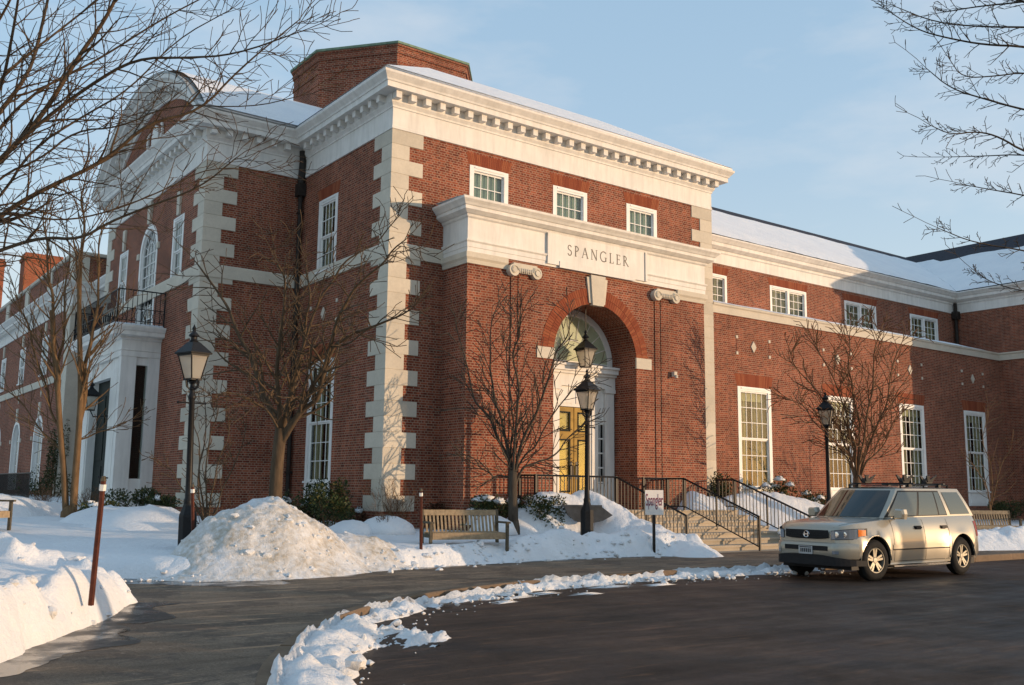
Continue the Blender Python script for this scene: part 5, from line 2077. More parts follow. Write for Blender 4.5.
q = pix(654, 541, 23.6)
SG = thing('yard_sign', 'small white yard sign with purple lettering in the snow', 'sign', q, radians(-22))
MB().box(-.028, .028, -.028, .028, -.3, .66).build('post', M['pipe'], SG)
bd = MB().box(-.235, .235, -.05, -.03, .62, 1.21).build('board', M['signwhite'], SG)
fc = bpy.data.curves.new('lettering', 'FONT')
fc.body = 'Spangler'
fc.size = .135
fc.align_x = 'CENTER'
fc.extrude = .002
fo = bpy.data.objects.new('lettering_curve', fc)
COL.objects.link(fo)
bpy.context.view_layer.update()
me = bpy.data.meshes.new_from_object(fo.evaluated_get(bpy.context.evaluated_depsgraph_get()))
bpy.data.objects.remove(fo)
me.materials.clear()
me.materials.append(M['purple'])
lo = bpy.data.objects.new('lettering', me)
COL.objects.link(lo)
lo.parent = SG
xs_ = [v.co.x for v in me.vertices]
for v in me.vertices:
    v.co = Vector((v.co.x * .44 / (max(xs_) - min(xs_)), -.0545 - v.co.z * .5, .84 + v.co.y * 3.0))

# half buried slab
q = pix(589, 515, 24.9)
SB = thing('stone_slab', 'dark grey stone slab half buried in the snow behind the entrance lamp', 'slab', q + Vector((0, 0, 0)), radians(-30))
m = MB()
pts = [(-.65, .22), (.30, .22), (.60, 0.0), (.35, -.14), (.0, -.22), (-.35, -.16), (-.55, 0.0)]
m.prism_uz(pts, -.06, .06)
m.build('slab', M['slab'], SB)
m = MB()
m.prism_uz([(-.69, .20), (.32, .20), (.32, .25), (-.69, .25)], -.09, .09)
m.build('rim', M['slab'], SB)


# ------------------------------------------------------------------ trees
def grow(mb, p, d, length, r, lvl, rng, P):
    """one limb with side branches"""
    n = max(3, int(length / P['seg']) + 1)
    pts = [p.copy()]
    rad = [r]
    dd = d.normalized()
    step = length / n
    rend = max(P['rmin'], r * P.get('taper', .35))
    kids = []
    for i in range(n):
        w_ = Vector((rng.gauss(0, 1), rng.gauss(0, 1), rng.gauss(0, 1))) * P['wob']
        dd = (dd + w_ + Vector((0, 0, P['up'] if lvl < P.get('uplvl', 9) else P['up'] * .5))).normalized()
        p = p + dd * step
        pts.append(p.copy())
        rad.append(r + (rend - r) * (i + 1) / n)
        kids.append((p.copy(), dd.copy(), rad[-1], (i + 1) / n))
    mb.tube(pts, rad, 7 if r > .05 else (5 if r > .018 else 3), cap=False)
    if lvl >= P['levels']:
        return
    nb = P['nb'][min(lvl, len(P['nb']) - 1)]
    spawn(mb, kids, length, lvl, rng, P, nb)


def spawn(mb, kids, length, lvl, rng, P, nb):
    side = rng.choice((-1, 1))
    for b in range(nb):
        f = P.get('start', .25) + (1 - P.get('start', .25)) * (b + rng.random() * .8) / nb
        i = min(len(kids) - 1, int(f * len(kids)))
        q, dd, r, t_ = kids[i]
        az = rng.uniform(0, 2 * pi)
        o = dd.orthogonal().normalized()
        o2 = dd.cross(o)
        sd = (o * cos(az) + o2 * sin(az))
        an = radians(rng.uniform(*P['ang']))
        nd = dd * cos(an) + sd * sin(an)
        ln = length * rng.uniform(*P['len']) * (1.0 - .45 * t_)
        nr = max(P['rmin'], min(r * .72, r * rng.uniform(.45, .7)))
        grow(mb, q, nd, ln, nr, lvl + 1, rng, P)


def limb(mb, pts, r0, r1, rng, P, lvl=1, nb=8, length=None, start=0.0):
    """hand-laid limb through given points, with grown side branches"""
    pts = [Vector(p) for p in pts]
    sm = smooth_path([tuple(p) for p in pts], 2)
    sm = [Vector(p) for p in sm]
    n = len(sm)
    rad = [r0 + (r1 - r0) * i / (n - 1) for i in range(n)]
    mb.tube(sm, rad, 8 if r0 > .05 else 5, cap=False)
    L_ = sum((a - b).length for a, b in zip(sm[:-1], sm[1:]))
    kids = [(sm[i], (sm[min(i + 1, n - 1)] - sm[max(0, i - 1)]).normalized(), rad[i], i / (n - 1)) for i in range(max(1, int(start * n)), n)]
    P2 = dict(P); P2['start'] = 0.05
    spawn(mb, kids, length or L_ * .55, lvl, rng, P2, nb)
    grow(mb, sm[-1], (sm[-1] - sm[-2]).normalized(), min(.5, L_ * .15), r1, lvl + 1, rng, P)


def tree_thing(name, label, loc, group=None):
    return thing(name, label, 'tree', loc, group=group)


def bare_tree(label, base, mat, seed, trunk_h, r0, limbs, P, lean=(0, 0), group='bare winter trees', name='bare_tree'):
    """limbs: list of lists of world points from the fork on"""
    base = Vector(base)
    R = tree_thing(name, label, base, group)
    rng = random.Random(seed)
    top = Vector((lean[0], lean[1], trunk_h))
    m = MB()
    m.lathe([(r0 * 1.5, -.4), (r0 * 1.35, 0.0), (r0 * 1.08, .18)], 10)
    m.tube([(0, 0, .1), top * .33 + Vector((.015, .01, 0)), top * .66 + Vector((-.01, .01, 0)), top], [r0 * 1.08, r0, r0 * .95, r0 * .88], 10)
    m.build('trunk', mat, R, smooth=True)
    m = MB()
    for L_, ra, rb, nb, ln in limbs:
        stg = .10 + .10 * (len(m.v) % 5)
        limb(m, [top * (1 - stg / max(.6, trunk_h))] + [Vector(p) - base for p in L_], ra * .85, rb * .8, rng, P, 2, int(nb * 2.3), ln * 1.3)
    m.build('branches', mat, R, smooth=True)
    return R


def jit(pl, d, rng, amp):
    """limb from photo readings at depth d, swung forward or back along its length"""
    n = len(pl)
    s_ = rng.uniform(-1, 1) * amp
    out = []
    for i, (x, y) in enumerate(pl):
        k = 0 if i in (0, n - 1) else 1
        out.append(pix(x + rng.uniform(-2.5, 2.5) * k, y + rng.uniform(-2, 2) * k, d + s_ * (i + 1) / n))
        if i < n - 1:
            x2, y2 = pl[i + 1]
            out.append(pix((x + x2) / 2 + rng.uniform(-3.5, 3.5), (y + y2) / 2 + rng.uniform(-2.5, 2.5), d + s_ * (i + 1.5) / n))
    return out


PT = dict(seg=.18, wob=.11, up=.015, rmin=.0085, levels=4, nb=[9, 8, 8, 4], ang=(30, 64), len=(.5, .95))
rg = random.Random(2)
d1 = 21.0
base1 = pix(273, 503, d1); base1.z = -.5
fork1 = pix(281, 428, d1)
L1 = [([(270, 405), (262, 385), (251, 356), (235, 324), (217, 291), (196, 262)], .085, .018, 9, 1.6),
      ([(279, 405), (278, 381), (279, 348), (282, 311), (284, 276), (274, 250)], .07, .016, 9, 1.5),
      ([(290, 400), (298, 365), (303, 336), (309, 297), (306, 262)], .075, .016, 9, 1.5),
      ([(300, 412), (316, 398), (330, 352), (345, 338), (362, 330), (398, 318), (413, 308)], .075, .014, 10, 1.3),
      ([(305, 405), (322, 370), (338, 320), (352, 290), (385, 262), (405, 240)], .065, .014, 10, 1.3),
      ([(268, 410), (250, 398), (228, 392), (205, 396)], .03, .01, 6, 1.0),
      ([(292, 385), (320, 300), (345, 262), (380, 240), (400, 215)], .045, .012, 8, 1.2)]
bare_tree('bare tree before the shaded side wall, trunk rising behind the big snow pile', base1, M['bark_maple'], 11, (fork1 - base1).z, .14,
          [(jit(a, d1, rg, 1.6), b, c, n_, l_) for a, b, c, n_, l_ in L1], PT, ((fork1 - base1).x, (fork1 - base1).y))
# broken stub and low limb
d2 = 24.3
base2 = pix(513, 527, d2)
fork2 = pix(513, 470, d2)
P2 = dict(PT); P2.update(levels=4, nb=[8, 7, 7, 3], up=.03, len=(.5, .9), ang=(25, 52), rmin=.0095, wob=.08)
L2 = [([(505, 450), (498, 434), (488, 415), (475, 400), (462, 350), (456, 322)], .05, .012, 9, 1.2),
      ([(507, 445), (503, 418), (494, 395), (488, 368), (490, 340), (499, 302)], .05, .012, 9, 1.1),
      ([(514, 450), (517, 408), (515, 360), (519, 335), (524, 310)], .045, .012, 9, 1.1),
      ([(519, 452), (533, 418), (545, 388), (553, 366), (565, 338), (569, 312)], .05, .012, 9, 1.1),
      ([(522, 468), (534, 464), (546, 458), (566, 442), (581, 426), (590, 408)], .04, .010, 8, .9),
      ([(503, 476), (494, 478), (485, 470), (476, 461), (464, 455)], .03, .010, 7, .8),
      ([(510, 450), (512, 425), (508, 392), (506, 350), (512, 318)], .035, .01, 8, 1.0),
      ([(524, 455), (538, 440), (556, 408), (575, 385), (592, 372)], .032, .01, 8, .9)]
bare_tree('small bare tree with upswept limbs before the entrance wall, right of the bench', base2, M['bark_dark'], 12, (fork2 - base2).z, .125,
          [(jit(a, d2, rg, 1.0), b, c, n_, l_) for a, b, c, n_, l_ in L2], P2, ((fork2 - base2).x, (fork2 - base2).y))
d3 = 30.4
base3 = pix(856, 505, d3); base3.z = -.5
fork3 = pix(857, 478, d3)
P3 = dict(P2); P3.update(levels=4, nb=[8, 8, 8, 4], up=.025, rmin=.0120, len=(.5, .9), wob=.10, ang=(25, 52))
L3 = [([(852, 465), (845, 440), (835, 422), (822, 400), (800, 370), (790, 352)], .05, .014, 9, 1.5),
      ([(855, 460), (850, 430), (840, 400), (828, 365), (815, 342)], .05, .014, 9, 1.5),
      ([(858, 455), (858, 420), (853, 385), (848, 350), (850, 330)], .05, .014, 9, 1.5),
      ([(860, 455), (868, 420), (872, 388), (876, 350), (880, 332)], .05, .014, 9, 1.5),
      ([(863, 460), (876, 430), (888, 405), (893, 365), (903, 340)], .05, .014, 9, 1.4),
      ([(850, 462), (838, 446), (822, 428), (805, 408), (786, 398)], .035, .012, 8, 1.2),
      ([(865, 462), (880, 446), (892, 425), (898, 410)], .035, .012, 7, 1.0)]
bare_tree('fan shaped bare tree behind the parked car near the rightmost lamp', base3, M['twig'], 13, (fork3 - base3).z, .13,
          [(jit(a, d3, rg, 1.2), b, c, n_, l_) for a, b, c, n_, l_ in L3], P3, ((fork3 - base3).x, (fork3 - base3).y))

# twin-stemmed tan tree on the left
d4 = 25.5
base4 = pix(70, 510, d4)
R = tree_thing('bare_tree', 'multi stemmed tan barked tree before the west portico, lit orange', base4, 'bare winter trees')
rng = random.Random(14)
P4 = dict(PT); P4.update(levels=4, nb=[8, 7, 6, 2], up=.08, len=(.45, .8), ang=(22, 46), rmin=.0085, wob=.08)
m = MB()
m.lathe([(.24, -.4), (.22, -.05), (.12, .1), (.02, .12)], 10)
st1 = [(66, 512), (64, 470), (60, 430), (58, 390), (54, 350), (52, 310)]
st2 = [(73, 512), (76, 470), (79, 430), (81, 395), (80, 350), (79, 300), (81, 250)]
for st_, r0, r1 in ((st1, .088, .055), (st2, .10, .045)):
    pl = [pix(x, y, d4) - base4 for x, y in st_]
    sm = [Vector(p) for p in smooth_path([tuple(p) for p in pl], 2)]
    m.tube(sm, [r0 + (r1 - r0) * i / (len(sm) - 1) for i in range(len(sm))], 9, cap=False)
m.build('trunk', M['bark_tan'], R, smooth=True)
m = MB()
for pl, ra, rb, nb, ln in ((st1[3:] + [(50, 280), (46, 240), (44, 205)], .075, .012, 12, 1.6), (st2[5:] + [(83, 215), (84, 190), (88, 165)], .06, .012, 10, 1.5),
                           ([(79, 425), (84, 385), (90, 345), (96, 308), (100, 262), (103, 225)], .085, .014, 10, 1.5), ([(60, 430), (46, 390), (35, 350), (20, 310), (8, 270)], .045, .012, 9, 1.5),
                           ([(80, 400), (92, 360), (112, 330), (128, 300)], .04, .01, 8, 1.1), ([(60, 450), (44, 430), (20, 400), (-5, 385)], .035, .01, 8, 1.2), ([(78, 440), (96, 432), (118, 424), (140, 414)], .03, .01, 7, .9),
                           ([(57, 385), (64, 340), (66, 300), (70, 255), (66, 215)], .05, .012, 9, 1.3), ([(56, 370), (40, 345), (28, 320), (14, 300)], .035, .01, 7, 1.1)):
    limb(m, [p - base4 for p in jit(pl, d4, rng, 1.2)], ra * .8, rb * .8, rng, P4, 2, int(nb * 2.3), ln * 1.3)
m.build('branches', M['bark_tan'], R, smooth=True)

# slender multi-stem sapling by the left quoins
d5 = 21.5
base5 = pix(208, 528, d5); base5.z = -.5
R = tree_thing('bare_sapling', 'slender many stemmed sapling behind the leftmost lamp post', base5, None)
rng = random.Random(15)
P5 = dict(PT); P5.update(levels=3, nb=[7, 6, 4], up=.08, len=(.45, .75), rmin=.0075)
m = MB()
for pl in ([(204, 520), (200, 480), (197, 440), (192, 410)], [(207, 520), (207, 470), (213, 430), (216, 400)], [(210, 520), (222, 490), (238, 455), (246, 425)], [(203, 520), (190, 500), (172, 470), (160, 462)],
           [(206, 520), (199, 470), (205, 425), (204, 395)], [(209, 520), (216, 480), (226, 440), (228, 415)]):
    limb(m, [Vector((0, 0, -.05))] + [p - base5 for p in jit(pl, d5, rng, .9)], .024, .008, rng, P5, 1, 9, 1.1)
m.build('branches', M['bark_maple'], R, smooth=True)
d6 = 34.0
base6 = pix(992, 532, d6)
P6 = dict(P5); P6.update(nb=[7, 5, 3])
bare_tree('thin young tree beside the far right bench', base6, M['bark_tan'], 16, 1.0, .04,
          [(jit([(992, 495), (987, 460), (984, 430), (988, 405)], d6, rg, .8), .025, .010, 12, 1.3), (jit([(995, 490), (1004, 462), (1012, 440)], d6, rg, .8), .03, .01, 8, 1.0), (jit([(988, 488), (975, 465), (965, 455)], d6, rg, .8), .03, .01, 7, 1.0)], P6)

# large near tree off the left edge, limbs reaching into the view
d7 = 9.5
base7 = pix(-170, 640, d7); base7.z = -.8
R = tree_thing('large_bare_tree', 'large bare tree reaching in from the left edge over the sky', base7, 'bare winter trees')
rng = random.Random(21)
P7 = dict(seg=.12, wob=.12, up=.035, rmin=.0034, levels=4, nb=[7, 7, 6, 4], ang=(25, 55), len=(.42, .80), taper=.3)
m = MB()
c7 = pix(-165, 330, d7) - base7
m.lathe([(.42, -.5), (.36, 0), (.30, .3)], 14)
m.tube([(0, 0, .2), c7 * .5 + Vector((.03, .02, 0)), c7], [.30, .26, .23], 14)
m.build('trunk', M['bark_maple'], R, smooth=True)
m = MB()
LB = [([(-120, 270), (-60, 220), (0, 160), (42, 117), (77, 58), (106, 19), (124, -20)], .085, .035, 14, 1.5, -.5),
      ([(-110, 300), (-50, 262), (0, 215), (42, 190), (106, 161), (148, 122), (200, 112), (238, 70), (299, 20)], .085, .014, 22, 1.3, .6),
      ([(-40, 200), (0, 158), (42, 121), (87, 87), (135, 58), (186, 58), (235, 55), (299, 32)], .06, .012, 18, 1.2, -1.2),
      ([(-100, 240), (-40, 160), (5, 106), (24, 80), (34, 60), (48, 0), (56, -40)], .075, .03, 12, 1.3, .9),
      ([(-90, 210), (-30, 130), (0, 96), (13, 32), (21, -20)], .06, .025, 10, 1.2, -.3),
      ([(-120, 310), (-60, 275), (0, 250), (42, 237), (80, 240), (109, 222), (150, 206), (200, 188), (236, 158)], .058, .014, 16, 1.1, -.8),
      ([(-110, 250), (-50, 200), (0, 125), (40, 88), (95, 62), (160, 20), (210, -6)], .055, .014, 16, 1.2, .4),
      ([(-120, 300), (-60, 250), (0, 200), (30, 150), (80, 118), (130, 90), (175, 40), (230, 10)], .05, .012, 18, 1.2, 1.1),
      ([(-80, 250), (-30, 215), (8, 212), (60, 222), (110, 212), (165, 190), (210, 166), (270, 172)], .034, .010, 14, 1.0, .3),
      ([(-60, 240), (0, 175), (40, 160), (75, 130), (120, 128), (170, 104), (250, 108), (300, 96)], .034, .010, 14, 1.0, -.5),
      ([(-100, 220), (-40, 120), (20, 60), (60, 30), (110, -10)], .05, .02, 12, 1.2, 1.4),
      ([(-90, 180), (-40, 80), (0, 20), (20, -20)], .05, .02, 9, 1.2, -1.0)]
for pl, ra, rb, nb, ln, sw in LB:
    n_ = len(pl)
    pts = [pix(x, y, d7 + sw * (i + 1) / n_) - base7 for i, (x, y) in enumerate(pl)]
    limb(m, [c7 - Vector((0, 0, .3))] + pts, ra * .44, rb * .38, rng, P7, 2, int(nb * 1.7), ln * 1.05, start=.2)
m.build('branches', M['bark_maple'], R, smooth=True)

# tree off the right edge
d8 = 12.0
base8 = pix(1290, 640, d8); base8.z = -.9
R = tree_thing('large_bare_tree', 'bare tree whose twigs reach in from the upper right edge', base8, 'bare winter trees')
rng = random.Random(22)
P8 = dict(seg=.18, wob=.07, up=.02, rmin=.0036, levels=4, nb=[6, 6, 7, 4], ang=(30, 60), len=(.3, .6), taper=.3)
c8 = pix(1280, 210, d8) - base8
m = MB()
m.lathe([(.36, -.5), (.30, 0), (.25, .3)], 14)
m.tube([(0, 0, .2), c8 * .5 + Vector((-.03, .02, 0)), c8, pix(1285, -40, d8) - base8], [.25, .22, .18, .12], 14)
m.build('trunk', M['bark_dark'], R, smooth=True)
m = MB()
LC = [([(1200, 90), (1100, 60), (1024, 46), (985, 45), (947, 38), (917, 30), (884, 8)], .05, .007, 11, .8, -.4),
      ([(1190, 40), (1100, 30), (1024, 27), (985, 27), (936, 23), (894, 6)], .05, .007, 10, .8, .5),
      ([(1200, 150), (1100, 125), (1024, 110), (985, 99), (951, 89), (926, 68)], .05, .007, 10, .8, .3),
      ([(1200, 200), (1100, 176), (1024, 152), (1000, 137), (978, 131), (951, 135), (930, 125)], .045, .007, 11, .7, -.6),
      ([(1210, 190), (1110, 165), (1024, 154), (985, 156), (945, 157)], .036, .007, 8, .6, .8),
      ([(1210, 110), (1100, 80), (1024, 72), (997, 76), (962, 78), (950, 60)], .036, .007, 9, .7, -.2),
      ([(1200, 250), (1110, 215), (1024, 195), (993, 190), (966, 185)], .036, .007, 9, .7, .2),
      ([(1210, 290), (1110, 270), (1024, 250), (974, 243), (938, 228)], .04, .007, 10, .7, -.4),
      ([(1210, 320), (1100, 300), (1024, 292), (990, 282), (976, 272)], .03, .006, 8, .6, .3),
      ([(1190, 10), (1100, -10), (1024, 2), (980, 6), (945, 12)], .045, .01, 10, .8, .6),
      ([(1150, 40), (1060, 20), (1010, -5), (985, -20)], .04, .015, 8, .8, -.5)]
for pl, ra, rb, nb, ln, sw in LC:
    n_ = len(pl)
    pts = [pix(x, y, d8 + sw * (i + 1) / n_) - base8 for i, (x, y) in enumerate(pl)]
    limb(m, [c8 + Vector((0, 0, (210 - pl[0][1]) * .004))] + pts, ra * .45, rb * .6, rng, P8, 2, nb * 3, ln * .95, start=.3)
m.build('branches', M['bark_dark'], R, smooth=True)


# generic full trees
def full_tree(label, base, h, seed, mat, P, r0, group=None, n_l=9, spread=.45, fork=.3):
    R = tree_thing('bare_tree', label, base, group)
    rng = random.Random(seed)
    m = MB()
    m.lathe([(r0 * 1.5, -.6), (r0 * 1.3, 0), (r0 * 1.05, .3)], 12)
    m.tube([(0, 0, .2), (.03 * h * .2, 0, h * fork * .5), (0, .02, h * fork)], [r0 * 1.05, r0 * .95, r0 * .85], 12)
    m.build('trunk', mat, R, smooth=True)
    m = MB()
    for i in range(n_l):
        a = 2 * pi * i / n_l + rng.uniform(-.3, .3)
        tl = rng.uniform(.3, 1.0)
        d = Vector((cos(a) * spread * tl * 1.6, sin(a) * spread * tl * 1.6, 1)).normalized()
        grow(m, Vector((0, 0, h * fork * rng.uniform(.85, 1))), d, h * (1 - fork) * rng.uniform(.75, 1.0), r0 * rng.uniform(.4, .6), 1, rng, P)
    m.build('branches', mat, R, smooth=True)
    return R


PF = dict(seg=.8, wob=.09, up=.05, rmin=.02, levels=4, nb=[7, 7, 6, 4], ang=(25, 50), len=(.4, .65))
full_tree('distant bare tree showing above the parapet of the low wing', (-9.5, 78, -1), 21, 31, M['bark_maple'], PF, .4, 'bare winter trees')
full_tree('paler distant bare tree left of the other one above the low wing', (-17.5, 72, -1), 19, 32, M['bark_tan'], PF, .4, 'bare winter trees')


# ------------------------------------------------------------------ shrubs
def shrub(label, base, rx, ry, rz_, nleaf, seed, mat='leaf', snow=0.35, size=.075, name='evergreen_shrub', caps=None):
    R = thing(name, label, 'shrub', base)
    rng = random.Random(seed)
    m = MB()
    clumps = [(rng.uniform(-.75, .75) * rx, rng.uniform(-.75, .75) * ry, rng.uniform(.25, .85) * rz_, rng.uniform(.28, .5)) for _ in range(int(9 + 6 * rx * ry))]
    for i in range(nleaf):
        cx, cy, cz, cs = rng.choice(clumps)
        d = Vector((rng.gauss(0, 1), rng.gauss(0, 1), rng.gauss(0, 1)))
        d.normalize()
        k = rng.random() ** .4 * cs
        p = Vector((cx + d.x * k * min(rx, .9), cy + d.y * k * min(ry, .9), max(.02, cz + d.z * k * rz_)))
        a = (d + Vector((rng.gauss(0, .5), rng.gauss(0, .5), rng.gauss(0, .5) + .3))).normalized()
        b = a.cross(Vector((rng.gauss(0, 1), rng.gauss(0, 1), rng.gauss(0, 1)))).normalized()
        L_, W_ = size * rng.uniform(.7, 1.4), size * rng.uniform(.22, .4)
        m.add([p - b * W_, p + a * L_ * .5 - b * W_ * .9 + Vector((0, 0, .004)), p + a * L_, p + a * L_ * .5 + b * W_ * .9], [(0, 1, 2, 3)])
    m.build('foliage', M[mat], R)
    m = MB()
    for cx, cy, cz, cs in clumps:
        m.tube([(cx * .2, cy * .2, -.3), (cx * .7, cy * .7, cz * .5), (cx, cy, cz)], [.016, .012, .006], 4)
    m.build('stem', M['twig'], R)
    if snow > 0:
        m = MB()
        for cx, cy, cz, cs in clumps:
            if rng.random() < snow:
                r = cs * rng.uniform(.45, .85) * min(rx, .8)
                N = 9
                r *= .8
                prof = [(.001, -.05), (r * .9, -.06), (r, -.02), (r * .72, .035), (r * .3, .06), (.001, .065)]
                c_ = (cx, cy, cz + cs * rz_ * .72)
                o0 = len(m.v)
                m.lathe(prof, N, c_, rng.random())
                for q in range(o0, len(m.v)):
                    x, y, z = m.v[q]
                    m.v[q] = (x + rng.uniform(-.07, .07), y + rng.uniform(-.07, .07), z + rng.uniform(-.04, .03))
        if m.v:
            m.build('snow_cap', M['snow'], R, smooth=True)
    return R


def twig_bush(label, base, h, spread, n, seed, mat='twig'):
    R = thing('bare_shrub', label, 'shrub', base)
    rng = random.Random(seed)
    m = MB()
    PB = dict(seg=.10, wob=.13, up=.06, rmin=.0035, levels=2, nb=[4, 3], ang=(20, 50), len=(.4, .7))
    for i in range(n):
        a = rng.uniform(0, 2 * pi)
        d = Vector((cos(a) * rng.uniform(0, spread), sin(a) * rng.uniform(0, spread), 1)).normalized()
        grow(m, Vector((rng.uniform(-.15, .15), rng.uniform(-.1, .1), -.15)), d, h * rng.uniform(.7, 1.1), .009, 0, rng, PB)
    m.build('branches', M[mat], R)
    return R


shrub('tall dark evergreen shrub under the left half of the side window', pix(306, 520, 25.2) + Vector((0, 0, -.2)), .75, .5, 1.15, 2600, 41, snow=.1)
shrub('brown tipped evergreen shrub under the right half of the side window', pix(330, 520, 24.6) + Vector((0, 0, -.2)), .6, .5, 1.05, 2200, 42, snow=.1)
shrub('low evergreen shrub before the white portico', pix(143, 509, 27.0), .9, .6, .5, 1800, 43, snow=.1)
shrub('low dark shrub just left of the twin quoin sapling', pix(168, 511, 26.5), .6, .5, .35, 1100, 44, snow=.15)
shrub('small snow capped shrub poking from the lawn near the leftmost lamp', pix(159, 518, 24.0), .35, .3, .18, 350, 45, snow=.5)
shrub('flat dark shrub in the snow beside the tan tree', pix(98, 512, 25.0), .5, .35, .22, 600, 46, snow=.4)
shrub('russet low hedge shrub at the foot of the pale corner quoins', pix(378, 516, 25.8) + Vector((0, 0, -.35)), 1.2, .4, .5, 2200, 47, mat='leafred', snow=.15)
shrub('dark shrub behind the right end of the middle bench, capped with snow', pix(490, 522, 24.8) + Vector((0, 0, -.2)), .8, .5, .8, 2300, 48, snow=.35)
shrub('russet shrub behind the middle bench against the portal side', pix(452, 518, 25.8) + Vector((0, 0, -.25)), .8, .45, .62, 1800, 49, mat='leafred', snow=.05)
shrub('dark leafy shrub right of the small entrance tree, dusted with snow', pix(541, 522, 24.9) + Vector((0, 0, -.1)), .65, .45, .75, 2000, 50, snow=.35)
shrub('dark evergreen at the strip of pale quoins right of the steps', (12.2, -.55, -.3), .55, .4, 1.25, 2200, 51, snow=.1)
shrub('snow laden evergreen under the first tall window', (14.3, -.75, -.35), .9, .45, 1.3, 2600, 52, snow=.7)
shrub('snow laden evergreen right of the first tall window', (16.2, -.9, -.4), .9, .5, .95, 2400, 53, snow=.7)
shrub('clipped dark bush before the arched windows at far left', pix(45, 498, 36) + Vector((0, 0, -.2)), .9, .7, 1.2, 1800, 54, snow=0)
cn = shrub('narrow dark conifer beside the dark west door', pix(54, 500, 38) + Vector((0, 0, -.2)), .38, .38, 3.0, 2600, 55, snow=.0)
shrub('dark evergreen hedge in the shaded corner at far right', (29.3, -1.0, -.35), 1.3, .5, .75, 2200, 56, snow=.1)
twig_bush('bare brown twiggy bush before the pale corner quoins', pix(395, 522, 25.0) + Vector((0, 0, -.2)), 1.25, .75, 34, 61)
twig_bush('bare brown twiggy bush in the snow left of the tan tree', pix(42, 512, 27) + Vector((0, 0, -.1)), .75, .9, 26, 62)
twig_bush('small bare bush in the snow right of the tan tree', pix(88, 508, 27.5) + Vector((0, 0, -.1)), .7, .8, 20, 63)
twig_bush('tiny bare twig tuft behind the big snow pile', pix(385, 524, 23.5), .35, .9, 16, 64)
# snow lumps over buried shrubs along the wall
for i, (x, y, d, r, lb) in enumerate(((352, 524, 23.4, .35, 'small snow hump left of the brown corner hedge'), (386, 521, 23.8, .42, 'snow hump over a buried shrub before the corner quoins'), (110, 518, 24.5, .8, 'rounded snow hump beside the flat dark shrub'), (146, 522, 23.5, 1.0, 'smooth rounded snow hump before the white portico'), (493, 519, 24.2, .33, 'round snow lump on the shrub behind the middle bench'), (482, 510, 24.6, .22, 'small snow lump above the middle bench armrest'))):
    rng = random.Random(70 + i)
    m = MB()
    m.lathe([(r * 1.9, -.3), (r * 1.5, -.03), (r * 1.1, .10 * r * 2), (r * .6, .19 * r * 2), (.001, .22 * r * 2)], 14, (0, 0, -.06))
    m.v = [(p[0] + rng.uniform(-.05, .05) * r, p[1] + rng.uniform(-.05, .05) * r, p[2] + rng.uniform(-.05, .05) * r) for p in m.v]
    o = m.build('snow_hump', M['snow'], None, smooth=True, loc=pix(x, y, d))
    tag(o, lb, 'snow')

# ------------------------------------------------------------------ car
CAR = thing('parked_car', 'champagne coloured family four wheel drive with roof rack parked at the kerb', 'car', (4.0, -9.93, ROAD))
W2, LEN = .93, 4.88
WF, WR, RA, RW_, WZ = .88, 4.0, .475, .395, .385


def lerp_tab(x, T_):
    for (a, va), (b, vb) in zip(T_[:-1], T_[1:]):
        if x <= b:
            f = 0 if b == a else max(0, (x - a) / (b - a))
            return va + (vb - va) * f
    return T_[-1][1]


def wid(x):
    k = 1.0
    if x < .62: k = 1 - .30 * (1 - x / .62) ** 2.4
    if x > 4.5: k = 1 - .13 * ((x - 4.5) / .38) ** 2
    return W2 * k


TOPZ = [(0, .90), (.03, .98), (.10, 1.045), (.35, 1.10), (.8, 1.14), (1.2, 1.165), (1.45, 1.195), (2.5, 1.215), (4.2, 1.235), (4.7, 1.24), (4.83, 1.20), (4.88, 1.1)]
BOTZ = [(0, .47), (.12, .46), (.42, .44), (.9, .30), (4.3, .30), (4.7, .36), (4.88, .45)]


def zbot(x):
    z = lerp_tab(x, BOTZ)
    for c in (WF, WR):
        if abs(x - c) < RA:
            z = max(z, WZ + sqrt(RA * RA - (x - c) ** 2))
    return z


def flare(x):
    f = 0
    for c in (WF, WR):
        d = abs(x - c)
        if d < .66:
            f = max(f, .030 * (1 - max(0, (d - .46) / .20)))
    return f


def sect(x):
    """(y, z) from the bottom side to the centre of the top"""
    w_, zt, zb = wid(x), lerp_tab(x, TOPZ), zbot(x)
    zs = [0, .16, .34, .52, .70, .86, .95]
    ks = [.955, .985, 1.0, 1.0, .985, .955, .925]
    out = []
    for s_, k in zip(zs, ks):
        z = .30 + (zt - .05 - .30) * s_
        z = max(z, zb + .012 * s_)
        fl = flare(x) * (1 if s_ < .6 else max(0, 1 - (s_ - .6) / .25))
        out.append((w_ * k + fl, z))
    out[0] = (out[0][0], zb)
    out += [(w_ * .885, zt - .012), (w_ * .82, zt), (w_ * .6, zt + .022), (w_ * .3, zt + .036), (0, zt + .04)]
    return out


